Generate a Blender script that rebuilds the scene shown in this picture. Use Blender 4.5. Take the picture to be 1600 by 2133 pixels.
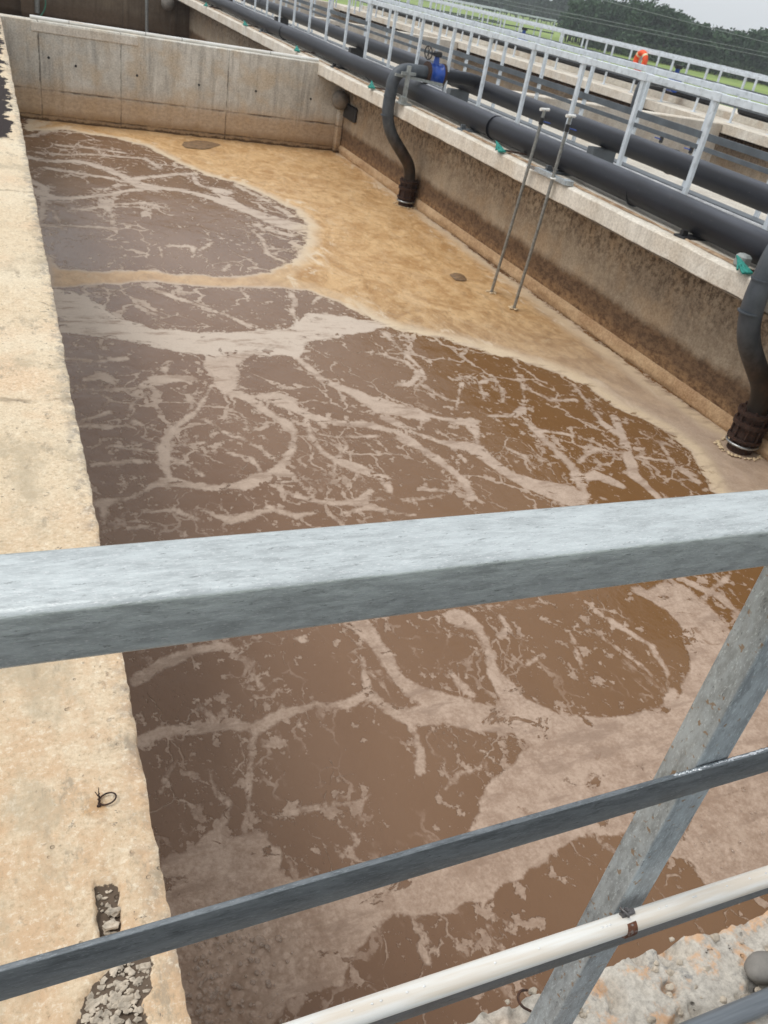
import bpy, math, random
import numpy as np
from mathutils import Vector, Matrix, noise as mn

# ------------------------------------------------------------------ camera
YAW, PITCH, ROLL, FPX = 0.488311935, 0.566703325, 0.198603988, 1722.76182
CAMZ = 1.5
def cam_matrix():
    cy, sy = math.cos(YAW), math.sin(YAW); cp, sp = math.cos(PITCH), math.sin(PITCH)
    cr, sr = math.cos(ROLL), math.sin(ROLL)
    fwd = np.array([sy*cp, cy*cp, -sp]); right = np.array([cy, -sy, 0.0]); up = np.cross(right, fwd)
    return np.column_stack([right*cr + up*sr, -right*sr + up*cr, -fwd])
RC = cam_matrix()
scene = bpy.context.scene
for o in list(bpy.data.objects): bpy.data.objects.remove(o)
cd = bpy.data.cameras.new('camera'); cam = bpy.data.objects.new('camera', cd)
scene.collection.objects.link(cam); scene.camera = cam
m4 = Matrix([[*RC[i], 0.0] for i in range(3)] + [[0, 0, 0, 1]])
cam.matrix_world = Matrix.Translation((0, 0, CAMZ)) @ m4
cd.sensor_fit = 'VERTICAL'; cd.sensor_height = 24.0
cd.lens = FPX / 2133.0 * 24.0
cd.clip_start = 0.02; cd.clip_end = 3000
cd.dof.use_dof = True; cd.dof.focus_distance = 0.85; cd.dof.aperture_fstop = 16.0

# ------------------------------------------------------------------ world, sun, exposure
SUN_EL, SUN_AZ = math.radians(60), math.radians(-75)      # azimuth from +Y towards +X
w = bpy.data.worlds.new('World'); scene.world = w; w.use_nodes = True
nt = w.node_tree; nt.nodes.clear()
out = nt.nodes.new('ShaderNodeOutputWorld'); bg = nt.nodes.new('ShaderNodeBackground')
sky = nt.nodes.new('ShaderNodeTexSky'); sky.sky_type = 'NISHITA'; sky.sun_disc = False
sky.sun_elevation = SUN_EL; sky.sun_rotation = SUN_AZ
sky.air_density = 1.0; sky.dust_density = 3.0; sky.ozone_density = 1.0
hs = nt.nodes.new('ShaderNodeHueSaturation'); hs.inputs['Saturation'].default_value = 0.10
mx = nt.nodes.new('ShaderNodeMix'); mx.data_type = 'RGBA'; mx.inputs[0].default_value = 0.62
mx.inputs[7].default_value = (8.9, 9.3, 9.7, 1)          # even cloud deck over the sky
nt.links.new(sky.outputs[0], hs.inputs['Color']); nt.links.new(hs.outputs[0], mx.inputs[6])
nt.links.new(mx.outputs[2], bg.inputs[0]); nt.links.new(bg.outputs[0], out.inputs[0])
bg.inputs[1].default_value = 0.125
sd = bpy.data.lights.new('sun', 'SUN'); sd.energy = 1.5; sd.angle = math.radians(25); sd.color = (1.0, 0.97, 0.92)
sun = bpy.data.objects.new('sun', sd); scene.collection.objects.link(sun)
sdir = Vector((math.sin(SUN_AZ)*math.cos(SUN_EL), math.cos(SUN_AZ)*math.cos(SUN_EL), math.sin(SUN_EL)))
sun.rotation_euler = sdir.to_track_quat('Z', 'Y').to_euler()
scene.view_settings.view_transform = 'Standard'; scene.view_settings.look = 'None'
scene.view_settings.gamma = 1.0; scene.view_settings.exposure = 0.04
scene.render.engine = 'CYCLES'
scene.render.resolution_x, scene.render.resolution_y = 768, 1024

random.seed(7); RNG = np.random.default_rng(7)
COL = scene.collection
WZ = -1.45                                                 # water level

def at(px, py, z):                                         # photo pixel on a level surface -> world
    v = RC @ np.array([px-800.0, -(py-1066.5), -FPX]); t = (z-CAMZ)/v[2]
    return np.array([v[0]*t, v[1]*t, z])

# ------------------------------------------------------------------ mesh helpers
class MB:
    def __init__(s): s.v = []; s.f = []; s.sm = []; s.mi = []
    def add(s, vs, fs, smooth=False, mi=0):
        b = len(s.v); s.v += [tuple(map(float, p)) for p in vs]
        for f in fs:
            s.f.append(tuple(i+b for i in f)); s.sm.append(smooth); s.mi.append(mi)
    def box(s, x0, x1, y0, y1, z0, z1, mi=0, bev=0.0):
        if bev <= 0:
            vs = [(x, y, z) for z in (z0, z1) for y in (y0, y1) for x in (x0, x1)]
            s.add(vs, [(0,2,3,1), (4,5,7,6), (0,1,5,4), (2,6,7,3), (0,4,6,2), (1,3,7,5)], False, mi); return
        b = bev; vs = []
        for (zz, i) in ((z0, b), (z0+b, 0), (z1-b, 0), (z1, b)):
            xa, xb, ya, yb = x0+i, x1-i, y0+i, y1-i; c = b if i == 0 else b*0.5
            vs += [(xa+c,ya,zz),(xb-c,ya,zz),(xb,ya+c,zz),(xb,yb-c,zz),(xb-c,yb,zz),(xa+c,yb,zz),(xa,yb-c,zz),(xa,ya+c,zz)]
        fs = [tuple(reversed(range(8))), tuple(range(24, 32))]
        for r in range(3):
            for k in range(8): fs.append((r*8+k, r*8+(k+1) % 8, r*8+8+(k+1) % 8, r*8+8+k))
        s.add(vs, fs, False, mi)
    def obox(s, p0, p1, wd, ht, up=(0, 0, 1), mi=0):          # bar between two points
        p0 = Vector(p0); p1 = Vector(p1); d = (p1-p0).normalized(); u = Vector(up)
        r = d.cross(u).normalized(); u = r.cross(d).normalized(); vs = []
        for p in (p0, p1):
            for a, b in ((-1,-1), (1,-1), (1,1), (-1,1)): vs.append(p + r*a*wd/2 + u*b*ht/2)
        s.add(vs, [(0,1,2,3), (7,6,5,4), (0,4,5,1), (1,5,6,2), (2,6,7,3), (3,7,4,0)], False, mi)
    def tube(s, pts, r, n=16, caps=True, mi=0, smooth=True):
        pts = [Vector(p) for p in pts]; k = len(pts); rr = r if isinstance(r, (list, tuple)) else [r]*k
        tang = []
        for i in range(k):
            a = pts[max(i-1, 0)]; b = pts[min(i+1, k-1)]; tang.append((b-a).normalized())
        t0 = tang[0]; u = t0.orthogonal().normalized(); vs = []
        for i in range(k):
            t = tang[i]; u = (u - t*u.dot(t)).normalized(); v = t.cross(u)
            for j in range(n):
                a = 2*math.pi*j/n; vs.append(pts[i] + (u*math.cos(a)+v*math.sin(a))*rr[i])
        fs = []
        for i in range(k-1):
            for j in range(n): fs.append((i*n+j, i*n+(j+1) % n, (i+1)*n+(j+1) % n, (i+1)*n+j))
        s.add(vs, fs, smooth, mi)
        if caps:
            s.add(vs[:n], [tuple(reversed(range(n)))], False, mi); s.add(vs[-n:], [tuple(range(n))], False, mi)
    def ring(s, c, axis, r0, r, n=28, m=8, mi=0):
        c = Vector(c); ax = Vector(axis).normalized(); u = ax.orthogonal().normalized(); v = ax.cross(u)
        vs = []; fs = []
        for i in range(n):
            a = 2*math.pi*i/n; d = u*math.cos(a)+v*math.sin(a)
            for j in range(m):
                b = 2*math.pi*j/m; vs.append(c + d*(r0+r*math.cos(b)) + ax*r*math.sin(b))
        for i in range(n):
            for j in range(m): fs.append((i*m+j, i*m+(j+1) % m, ((i+1) % n)*m+(j+1) % m, ((i+1) % n)*m+j))
        s.add(vs, fs, True, mi)
    def blob(s, c, rad, seed=0, amp=0.25, n=2, freq=1.2, mi=0, smooth=True):     # lumpy stone
        vs, fs = ICO[n]; c = Vector(c); o = Vector((seed*3.17, seed*1.7, seed*0.9)); vv = []
        for p in vs:
            k = 1 + amp*mn.noise(p*freq+o)*1.6
            vv.append(c + Vector((p.x*rad[0], p.y*rad[1], p.z*rad[2]))*k)
        s.add(vv, fs, smooth, mi)
    def build(s, name, mats, parent=None):
        me = bpy.data.meshes.new(name); me.from_pydata(s.v, [], s.f)
        if not isinstance(mats, (list, tuple)): mats = [mats]
        for m in mats: me.materials.append(m)
        me.polygons.foreach_set('use_smooth', s.sm); me.polygons.foreach_set('material_index', s.mi)
        me.update(); o = bpy.data.objects.new(name, me); COL.objects.link(o)
        if parent: o.parent = parent
        return o
def _ico(n):
    import bmesh
    bm = bmesh.new(); bmesh.ops.create_icosphere(bm, subdivisions=n, radius=1.0)
    v = [x.co.copy() for x in bm.verts]; f = [tuple(q.index for q in p.verts) for p in bm.faces]; bm.free(); return v, f
ICO = {1: _ico(1), 2: _ico(2), 3: _ico(3)}
def tag(o, label=None, cat=None, group=None, kind=None):
    if label: o['label'] = label
    if cat: o['category'] = cat
    if group: o['group'] = group
    if kind: o['kind'] = kind
    return o
def empty(name, loc, label, cat, group=None):
    o = bpy.data.objects.new(name, None); COL.objects.link(o); o.location = loc; o.empty_display_size = 0.1
    return tag(o, label, cat, group)
def part(mb, name, mats, parent):                              # mesh given in world coords, parent at its own base
    L = parent.location
    mb.v = [(a-L.x, b-L.y, c-L.z) for a, b, c in mb.v]
    return mb.build(name, mats, parent)
def copy_tree(o, parent=None):
    c = o.copy(); COL.objects.link(c)
    if parent: c.parent = parent
    for ch in [x for x in o.children]: copy_tree(ch, c)
    return c
def arc_path(corners, rad, seg=8):                             # polyline with rounded corners
    P = [Vector(p) for p in corners]; outp = [P[0]]
    for i in range(1, len(P)-1):
        a, b, c = P[i-1], P[i], P[i+1]; d1 = (a-b).normalized(); d2 = (c-b).normalized()
        r = min(rad, (a-b).length*0.49, (c-b).length*0.49); s = b+d1*r; e = b+d2*r
        for k in range(seg+1):
            t = k/seg; outp.append(s*(1-t)**2 + b*2*t*(1-t) + e*t*t)
    outp.append(P[-1]); return outp

# ------------------------------------------------------------------ vectorised value noise for displacements
def vnoise(x, y, seed=0):
    xi = np.floor(x).astype(np.int64); yi = np.floor(y).astype(np.int64); fx = x-xi; fy = y-yi
    fx = fx*fx*(3-2*fx); fy = fy*fy*(3-2*fy)
    def h(a, b):
        n = (a*374761393 + b*668265263 + seed*1274126177) & 0x7fffffff
        n = ((n ^ (n >> 13))*1274126177) & 0x7fffffff
        return ((n ^ (n >> 16)) & 0xffff)/65535.0
    return (h(xi, yi)*(1-fx)+h(xi+1, yi)*fx)*(1-fy) + (h(xi, yi+1)*(1-fx)+h(xi+1, yi+1)*fx)*fy
def fbm(x, y, oct=4, seed=0):
    s = 0; a = 0.5; t = 0
    for i in range(oct): s = s + a*vnoise(x*2**i, y*2**i, seed+i*7); t += a; a *= 0.5
    return s/t
def grid_mesh(name, X, Y, Z, mats, attrs=None, flip=False):
    ny, nx = X.shape; co = np.stack([X, Y, Z], -1).reshape(-1, 3)
    i = np.arange(ny-1)[:, None]*nx + np.arange(nx-1)[None]; i = i.ravel()
    q = np.stack([i, i+1, i+nx+1, i+nx], 1)
    if flip: q = q[:, ::-1]
    me = bpy.data.meshes.new(name); me.vertices.add(len(co)); me.vertices.foreach_set('co', co.ravel())
    me.loops.add(q.size); me.loops.foreach_set('vertex_index', q.ravel())
    me.polygons.add(len(q)); me.polygons.foreach_set('loop_start', np.arange(0, q.size, 4))
    me.polygons.foreach_set('use_smooth', np.ones(len(q), bool))
    me.update(calc_edges=True)
    for m in (mats if isinstance(mats, (list, tuple)) else [mats]): me.materials.append(m)
    for k, a in (attrs or {}).items():
        at_ = me.attributes.new(k, 'FLOAT', 'POINT'); at_.data.foreach_set('value', a.ravel().astype(np.float32))
    o = bpy.data.objects.new(name, me); COL.objects.link(o); return o

# ------------------------------------------------------------------ node helper
class NB:
    def __init__(s, name):
        s.m = bpy.data.materials.new(name); s.m.use_nodes = True; s.t = s.m.node_tree; s.t.nodes.clear()
        s.o = s.n('ShaderNodeOutputMaterial'); s.b = s.n('ShaderNodeBsdfPrincipled'); s.l(s.b.outputs[0], s.o.inputs[0])
        g = s.n('ShaderNodeNewGeometry'); s.P = g.outputs['Position']; s.N = g.outputs['Normal']
        s.geo = g
    def n(s, t, **k):
        x = s.t.nodes.new(t)
        for a, b in k.items(): setattr(x, a, b)
        return x
    def l(s, a, b): s.t.links.new(a, b)
    def put(s, sock, v):
        if isinstance(v, bpy.types.NodeSocket): s.l(v, sock)
        else:
            if isinstance(v, (tuple, list)) and len(v) == 3 and sock.type == 'RGBA': v = (*v, 1)
            sock.default_value = v
    def math(s, op, a, b=0.0, c=None, clamp=False):
        x = s.n('ShaderNodeMath', operation=op, use_clamp=clamp); s.put(x.inputs[0], a); s.put(x.inputs[1], b)
        if c is not None: s.put(x.inputs[2], c)
        return x.outputs[0]
    def vec(s, scale=(1, 1, 1), loc=(0, 0, 0), src=None):
        x = s.n('ShaderNodeMapping'); s.l(src or s.P, x.inputs[0]); x.inputs['Scale'].default_value = scale
        x.inputs['Location'].default_value = loc; return x.outputs[0]
    def noise(s, vec, scale=5, detail=4, rough=0.55, dist=0.0):
        x = s.n('ShaderNodeTexNoise'); s.l(vec, x.inputs['Vector']); x.inputs['Scale'].default_value = scale
        x.inputs['Detail'].default_value = detail; x.inputs['Roughness'].default_value = rough
        x.inputs['Distortion'].default_value = dist; return x.outputs['Fac']
    def vor(s, vec, scale=5, feat='F1', out='Distance', rand=1.0):
        x = s.n('ShaderNodeTexVoronoi', feature=feat); s.l(vec, x.inputs['Vector']); x.inputs['Scale'].default_value = scale
        x.inputs['Randomness'].default_value = rand; return x.outputs[out]
    def ramp(s, v, a, b, lo=0.0, hi=1.0, smooth=True):
        x = s.n('ShaderNodeMapRange', interpolation_type='SMOOTHSTEP' if smooth else 'LINEAR'); s.put(x.inputs[0], v)
        for i, q in zip((1, 2, 3, 4), (a, b, lo, hi)): s.put(x.inputs[i], q)
        return x.outputs[0]
    def mix(s, f, a, b, mode='MIX'):
        x = s.n('ShaderNodeMix', data_type='RGBA', blend_type=mode); s.put(x.inputs[0], f); s.put(x.inputs[6], a); s.put(x.inputs[7], b)
        return x.outputs[2]
    def sep(s, v=None):
        x = s.n('ShaderNodeSeparateXYZ'); s.l(v or s.P, x.inputs[0]); return x.outputs
    def attr(s, name):
        x = s.n('ShaderNodeAttribute', attribute_name=name); return x.outputs['Fac']
    def bump(s, h, dist=0.01, strength=1.0, nrm=None):
        x = s.n('ShaderNodeBump'); s.l(h, x.inputs['Height']); x.inputs['Distance'].default_value = dist
        x.inputs['Strength'].default_value = strength
        if nrm: s.l(nrm, x.inputs['Normal'])
        return x.outputs[0]
    def fin(s, col, rough=0.8, metal=0.0, nrm=None, spec=0.5, ior=None):
        s.put(s.b.inputs['Base Color'], col); s.put(s.b.inputs['Roughness'], rough); s.put(s.b.inputs['Metallic'], metal)
        s.put(s.b.inputs['Specular IOR Level'], spec)
        if ior: s.b.inputs['IOR'].default_value = ior
        if nrm: s.l(nrm, s.b.inputs['Normal'])
        return s.m

# ------------------------------------------------------------------ materials
def m_galv(name, streak=(1, 1, 1), col=(0.56, 0.60, 0.615), dark=(0.36, 0.39, 0.40), metal=0.55, rough=0.42, rust=0.0):
    b = NB(name)
    v1 = b.vec(streak); a = b.noise(v1, 70, 6, 0.72); sp = b.noise(b.vec(streak, (1, 7, 3)), 26, 6, 0.7); fl = b.vor(b.P, 190, 'F1')
    c = b.mix(b.ramp(a, 0.36, 0.64), dark, col); c = b.mix(b.ramp(sp, 0.42, 0.66, 0, 0.55), c, tuple(x*1.22 for x in col))
    sc = b.noise(v1, 330, 3, 0.8); c = b.mix(b.ramp(sc, 0.54, 0.68, 0, 0.75), c, tuple(min(0.85, x*1.5) for x in col))
    sc2 = b.noise(b.vec(streak, (3, 1, 5)), 150, 4, 0.8); c = b.mix(b.ramp(sc2, 0.58, 0.70, 0, 0.75), c, tuple(x*0.4 for x in dark))
    if rust:
        r = b.noise(b.P, 75, 3, 0.5); c = b.mix(b.ramp(r, 0.68-rust, 0.74-rust, 0, 0.75), c, (0.36, 0.22, 0.10))
    rg = b.math('ADD', b.ramp(a, 0.2, 0.8, rough-0.07, rough+0.16), 0.0)
    h = b.math('ADD', b.math('MULTIPLY', a, 1.0), b.math('MULTIPLY', fl, 0.15))
    return b.fin(c, rg, metal, b.bump(h, 0.0007, 0.8))
GALV_X = m_galv('galvanised_rail', (0.55, 2.6, 2.6), col=(0.60, 0.64, 0.64), dark=(0.47, 0.50, 0.50), metal=0.72, rough=0.36)
GALV_Z = m_galv('galvanised_post', (1.2, 1.2, 0.45), col=(0.50, 0.55, 0.575), dark=(0.33, 0.36, 0.38), metal=0.55, rust=0.05)
GALV_D = m_galv('dark_galvanised_flat_bar', (0.4, 2.0, 2.0), col=(0.24, 0.26, 0.275), dark=(0.15, 0.165, 0.175), metal=0.7, rough=0.38)
def m_simple(name, col, rough=0.6, metal=0.0, var=0.25, scale=8, bump=0.0, dirt=None, streak=(1, 1, 1)):
    b = NB(name); a = b.noise(b.vec(streak), scale, 5, 0.6)
    c = b.mix(b.ramp(a, 0.25, 0.75), tuple(x*(1-var) for x in col), tuple(min(1, x*(1+var)) for x in col))
    if dirt: c = b.mix(b.ramp(b.noise(b.vec(streak, (5, 3, 1)), scale*2.3, 4, 0.6), 0.5, 0.7, 0, 0.6), c, dirt)
    n = b.bump(a, bump, 1.0) if bump else None
    return b.fin(c, rough, metal, n)
FENCE = m_simple('painted_fence_steel', (0.64, 0.69, 0.74), 0.45, 0.15, 0.12, 6, dirt=(0.36, 0.39, 0.41))
FENCE_DK = m_simple('grey_flat_bar', (0.115, 0.13, 0.145), 0.5, 0.3, 0.2, 6)
PVC = m_simple('white_plastic', (0.80, 0.79, 0.75), 0.3, 0.0, 0.05, 5, dirt=(0.62, 0.50, 0.36), streak=(0.2, 3, 3))
RUST = m_simple('rusty_steel', (0.038, 0.020, 0.014), 0.75, 0.2, 0.5, 40, 0.001, dirt=(0.15, 0.055, 0.025))
STAINLESS = m_simple('stainless_strip', (0.42, 0.44, 0.44), 0.3, 0.8, 0.3, 60, dirt=(0.2, 0.09, 0.05))
BLUE = m_simple('blue_enamel', (0.014, 0.065, 0.33), 0.35, 0.0, 0.25, 10)
BLACK = m_simple('black_rubber', (0.018, 0.018, 0.02), 0.5, 0.0, 0.3, 10)
TEAL = m_simple('teal_cord', (0.015, 0.21, 0.17), 0.7, 0.0, 0.35, 40)
ORANGE = m_simple('orange_foam', (0.85, 0.10, 0.025), 0.6, 0.0, 0.1, 10)
WHITE = m_simple('reflective_white', (0.8, 0.72, 0.45), 0.4, 0.0, 0.1, 10)
BUOY = m_simple('grey_float', (0.21, 0.19, 0.165), 0.7, 0.0, 0.3, 12)
STONE = m_simple('river_stone', (0.20, 0.185, 0.165), 0.7, 0.0, 0.2, 30, 0.001)
BOLT = m_simple('weathered_bolt', (0.16, 0.15, 0.15), 0.5, 0.6, 0.4, 120)
b = NB('grey_conduit'); a = b.noise(b.vec((0.3, 6, 6)), 12, 4, 0.6)
CONDUIT = b.fin(b.mix(b.ramp(a, 0.3, 0.7), (0.10, 0.115, 0.13), (0.17, 0.19, 0.21)), 0.35)
def m_hdpe(name, along=True):
    b = NB(name); a = b.noise(b.vec((1, 0.25, 1) if along else (1, 1, 1)), 6, 5, 0.65)
    up = b.sep(b.N)[2]
    du = b.noise(b.vec((1, 0.15, 1), (2, 7, 1)), 3, 5, 0.7)
    pale_top = b.math('MULTIPLY', b.ramp(up, 0.55, 1.0, 0.02, 0.6), b.ramp(du, 0.25, 0.7))      # paler and patchy towards the upper side
    c = b.mix(b.ramp(a, 0.3, 0.7), (0.006, 0.007, 0.011), (0.014, 0.016, 0.023))
    c = b.mix(pale_top, c, (0.15, 0.16, 0.19))
    sp = b.noise(b.vec((1, 1, 2.5)), 18, 4, 0.7); c = b.mix(b.ramp(sp, 0.63, 0.72, 0, 0.3), c, (0.16, 0.14, 0.12))
    return b.fin(c, b.ramp(a, 0, 1, 0.42, 0.62), 0, b.bump(a, 0.004, 0.6), 0.35)
HDPE = m_hdpe('black_plastic_pipe'); HDPE_W = m_hdpe('weathered_plastic_pipe')
b = NB('stained_drop_pipe'); z = b.sep()[2]; a = b.noise(b.vec((1, 1, 0.6)), 9, 5, 0.65)
low = b.ramp(b.math('ADD', z, b.math('MULTIPLY', b.math('SUBTRACT', a, 0.5), 0.35)), -0.75, -0.35, 1, 0)
c = b.mix(b.ramp(a, 0.3, 0.7), (0.050, 0.060, 0.072), (0.085, 0.098, 0.112))
DROP = b.fin(b.mix(low, c, b.mix(b.ramp(a, 0.4, 0.65), (0.020, 0.014, 0.010), (0.055, 0.030, 0.018))), 0.55, 0, b.bump(a, 0.003))

def m_concrete(name, base, dark, light, zbands=None, streaks=0.6, mold_shade=0.0, grain=1.0, seams=None, bump=0.006, spots=0.0, rough=0.85, warm=None, extra=None):
    b = NB(name); X, Y, Z = b.sep()
    big = b.noise(b.P, 1.1, 5, 0.6); mid = b.noise(b.P, 6*max(1.0, grain*1.3), 7, 0.72); fine = b.noise(b.P, 42*grain, 5, 0.75)
    c = b.mix(b.ramp(mid, 0.3, 0.7), dark, base); c = b.mix(b.ramp(big, 0.42, 0.68, 0, 0.7), c, light)
    if streaks:
        st = b.noise(b.vec((5, 5, 0.45)), 1.6, 6, 0.75); c = b.mix(b.ramp(st, 0.46, 0.64, 0, streaks), c, tuple(x*0.62 for x in dark))
        s2 = b.noise(b.vec((3.2, 3.2, 0.3), (9, 4, 2)), 1.9, 5, 0.7); c = b.mix(b.ramp(s2, 0.52, 0.7, 0, streaks*0.8), c, light)
    if warm:
        wn = b.noise(b.vec((1, 1, 1), (4, 8, 2)), 2.3, 4, 0.6); c = b.mix(b.ramp(wn, 0.45, 0.68, 0, warm[3]), c, warm[:3])
    c = b.mix(b.ramp(fine, 0.25, 0.75, 0, 0.35), c, tuple(min(1, x*1.25) for x in light))
    c = b.mix(b.ramp(fine, 0.30, 0.62, 0.28, 0), c, tuple(x*0.45 for x in dark))
    if mold_shade:
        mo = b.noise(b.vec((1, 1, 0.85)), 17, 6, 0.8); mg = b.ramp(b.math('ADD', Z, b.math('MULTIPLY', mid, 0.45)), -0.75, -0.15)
        m_ = b.math('MULTIPLY', b.ramp(mo, 0.44, 0.60), b.math('MULTIPLY', mg, mold_shade)); c = b.mix(m_, c, (0.05, 0.03, 0.02)); c = b.mix(b.math('MULTIPLY', b.ramp(b.math('ADD', Z, b.math('MULTIPLY', mo, 0.22)), -0.32, -0.14), 0.9), c, (0.035, 0.02, 0.012))  # mold mixed with painted shade, darkest right under the coping
    h = b.math('ADD', b.math('MULTIPLY', fine, 0.7), b.math('MULTIPLY', mid, 0.9))
    if zbands:                                            # grime left by the water standing at different heights
        wob = b.math('MULTIPLY', b.math('SUBTRACT', b.noise(b.vec((1, 1, 0.5)), 4.5, 6, 0.75), 0.5), 0.20)
        zz = b.math('ADD', Z, wob); gn = b.noise(b.vec((1, 1, 1.6)), 14, 5, 0.7)
        for (za, zb, ca, cb, k) in zbands:
            cc = b.mix(b.ramp(gn, 0.35, 0.65), ca, cb); c = b.mix(b.ramp(zz, za, zb, k, 0), c, cc)
    if seams:                                             # formwork joints: (axis, positions/spacing, width)
        f = 0.0
        for (ax, p, wd) in seams:
            s_ = (X, Y, Z)[ax]; wv = b.math('MULTIPLY', b.math('SUBTRACT', b.noise(b.P, 5, 3, 0.6), 0.5), 0.03)
            d = b.math('ABSOLUTE', b.math('SUBTRACT', b.math('ADD', s_, wv), p)); f = b.math('MAXIMUM', f, b.ramp(d, wd*0.3, wd, 1, 0))
        f = b.math('MULTIPLY', f, b.ramp(b.noise(b.P, 2.5, 4, 0.7), 0.35, 0.65, 0.08, 0.8))
        c = b.mix(f, c, (0.05, 0.036, 0.026)); h = b.math('SUBTRACT', h, b.math('MULTIPLY', f, 2.0))
    if spots:
        v = b.vor(b.P, 38, 'F1'); pn = b.noise(b.P, 9, 3, 0.6)
        s_ = b.math('MULTIPLY', b.ramp(v, 0.10, 0.2, 1, 0), b.ramp(pn, 0.52, 0.62)); c = b.mix(b.math('MULTIPLY', s_, spots), c, (0.07, 0.06, 0.05))
        h = b.math('SUBTRACT', h, b.math('MULTIPLY', s_, 1.5))
    if extra: c, h, rough = extra(b, c, h, rough)
    return b.fin(c, rough, 0, b.bump(h, bump, 1.0), 0.3)
C_END = m_concrete('end_wall_concrete', (0.60, 0.57, 0.50), (0.40, 0.37, 0.32), (0.80, 0.78, 0.71),
    zbands=[(-1.10, -0.75, (0.58, 0.40, 0.23), (0.40, 0.255, 0.14), 0.75), (-1.36, -1.22, (0.20, 0.11, 0.05), (0.42, 0.27, 0.13), 0.75), (-1.43, -1.40, (0.07, 0.04, 0.02), (0.10, 0.055, 0.025), 0.9)],
    streaks=0.8, seams=[(2, -0.98, 0.020), (2, -1.37, 0.02), (0, 0.72, 0.018), (0, 1.98, 0.010), (0, 3.78, 0.012)], warm=(0.52, 0.37, 0.20, 0.6))
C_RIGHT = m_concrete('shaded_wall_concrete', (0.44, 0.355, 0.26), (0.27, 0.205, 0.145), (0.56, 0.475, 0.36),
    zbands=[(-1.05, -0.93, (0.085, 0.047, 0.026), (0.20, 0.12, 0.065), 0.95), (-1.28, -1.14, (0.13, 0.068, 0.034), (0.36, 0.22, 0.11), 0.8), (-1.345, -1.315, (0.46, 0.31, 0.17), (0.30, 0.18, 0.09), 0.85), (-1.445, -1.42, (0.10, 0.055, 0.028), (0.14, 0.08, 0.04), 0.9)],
    streaks=0.3, mold_shade=0.75, bump=0.012, warm=(0.50, 0.33, 0.18, 0.45))
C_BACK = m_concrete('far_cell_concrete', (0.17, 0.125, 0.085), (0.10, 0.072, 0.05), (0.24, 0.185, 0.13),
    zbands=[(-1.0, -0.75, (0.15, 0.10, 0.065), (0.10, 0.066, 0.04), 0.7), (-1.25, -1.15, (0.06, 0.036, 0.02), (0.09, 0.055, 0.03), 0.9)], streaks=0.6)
C_COPE = m_concrete('coping_concrete', (0.70, 0.64, 0.54), (0.52, 0.46, 0.38), (0.80, 0.76, 0.68), streaks=0.35, warm=(0.42, 0.30, 0.17, 0.4), bump=0.005)
C_SLAB = m_concrete('slab_concrete', (0.60, 0.555, 0.48), (0.42, 0.38, 0.32), (0.72, 0.68, 0.60), streaks=0.0, warm=(0.36, 0.24, 0.14, 0.6), bump=0.005)
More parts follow.
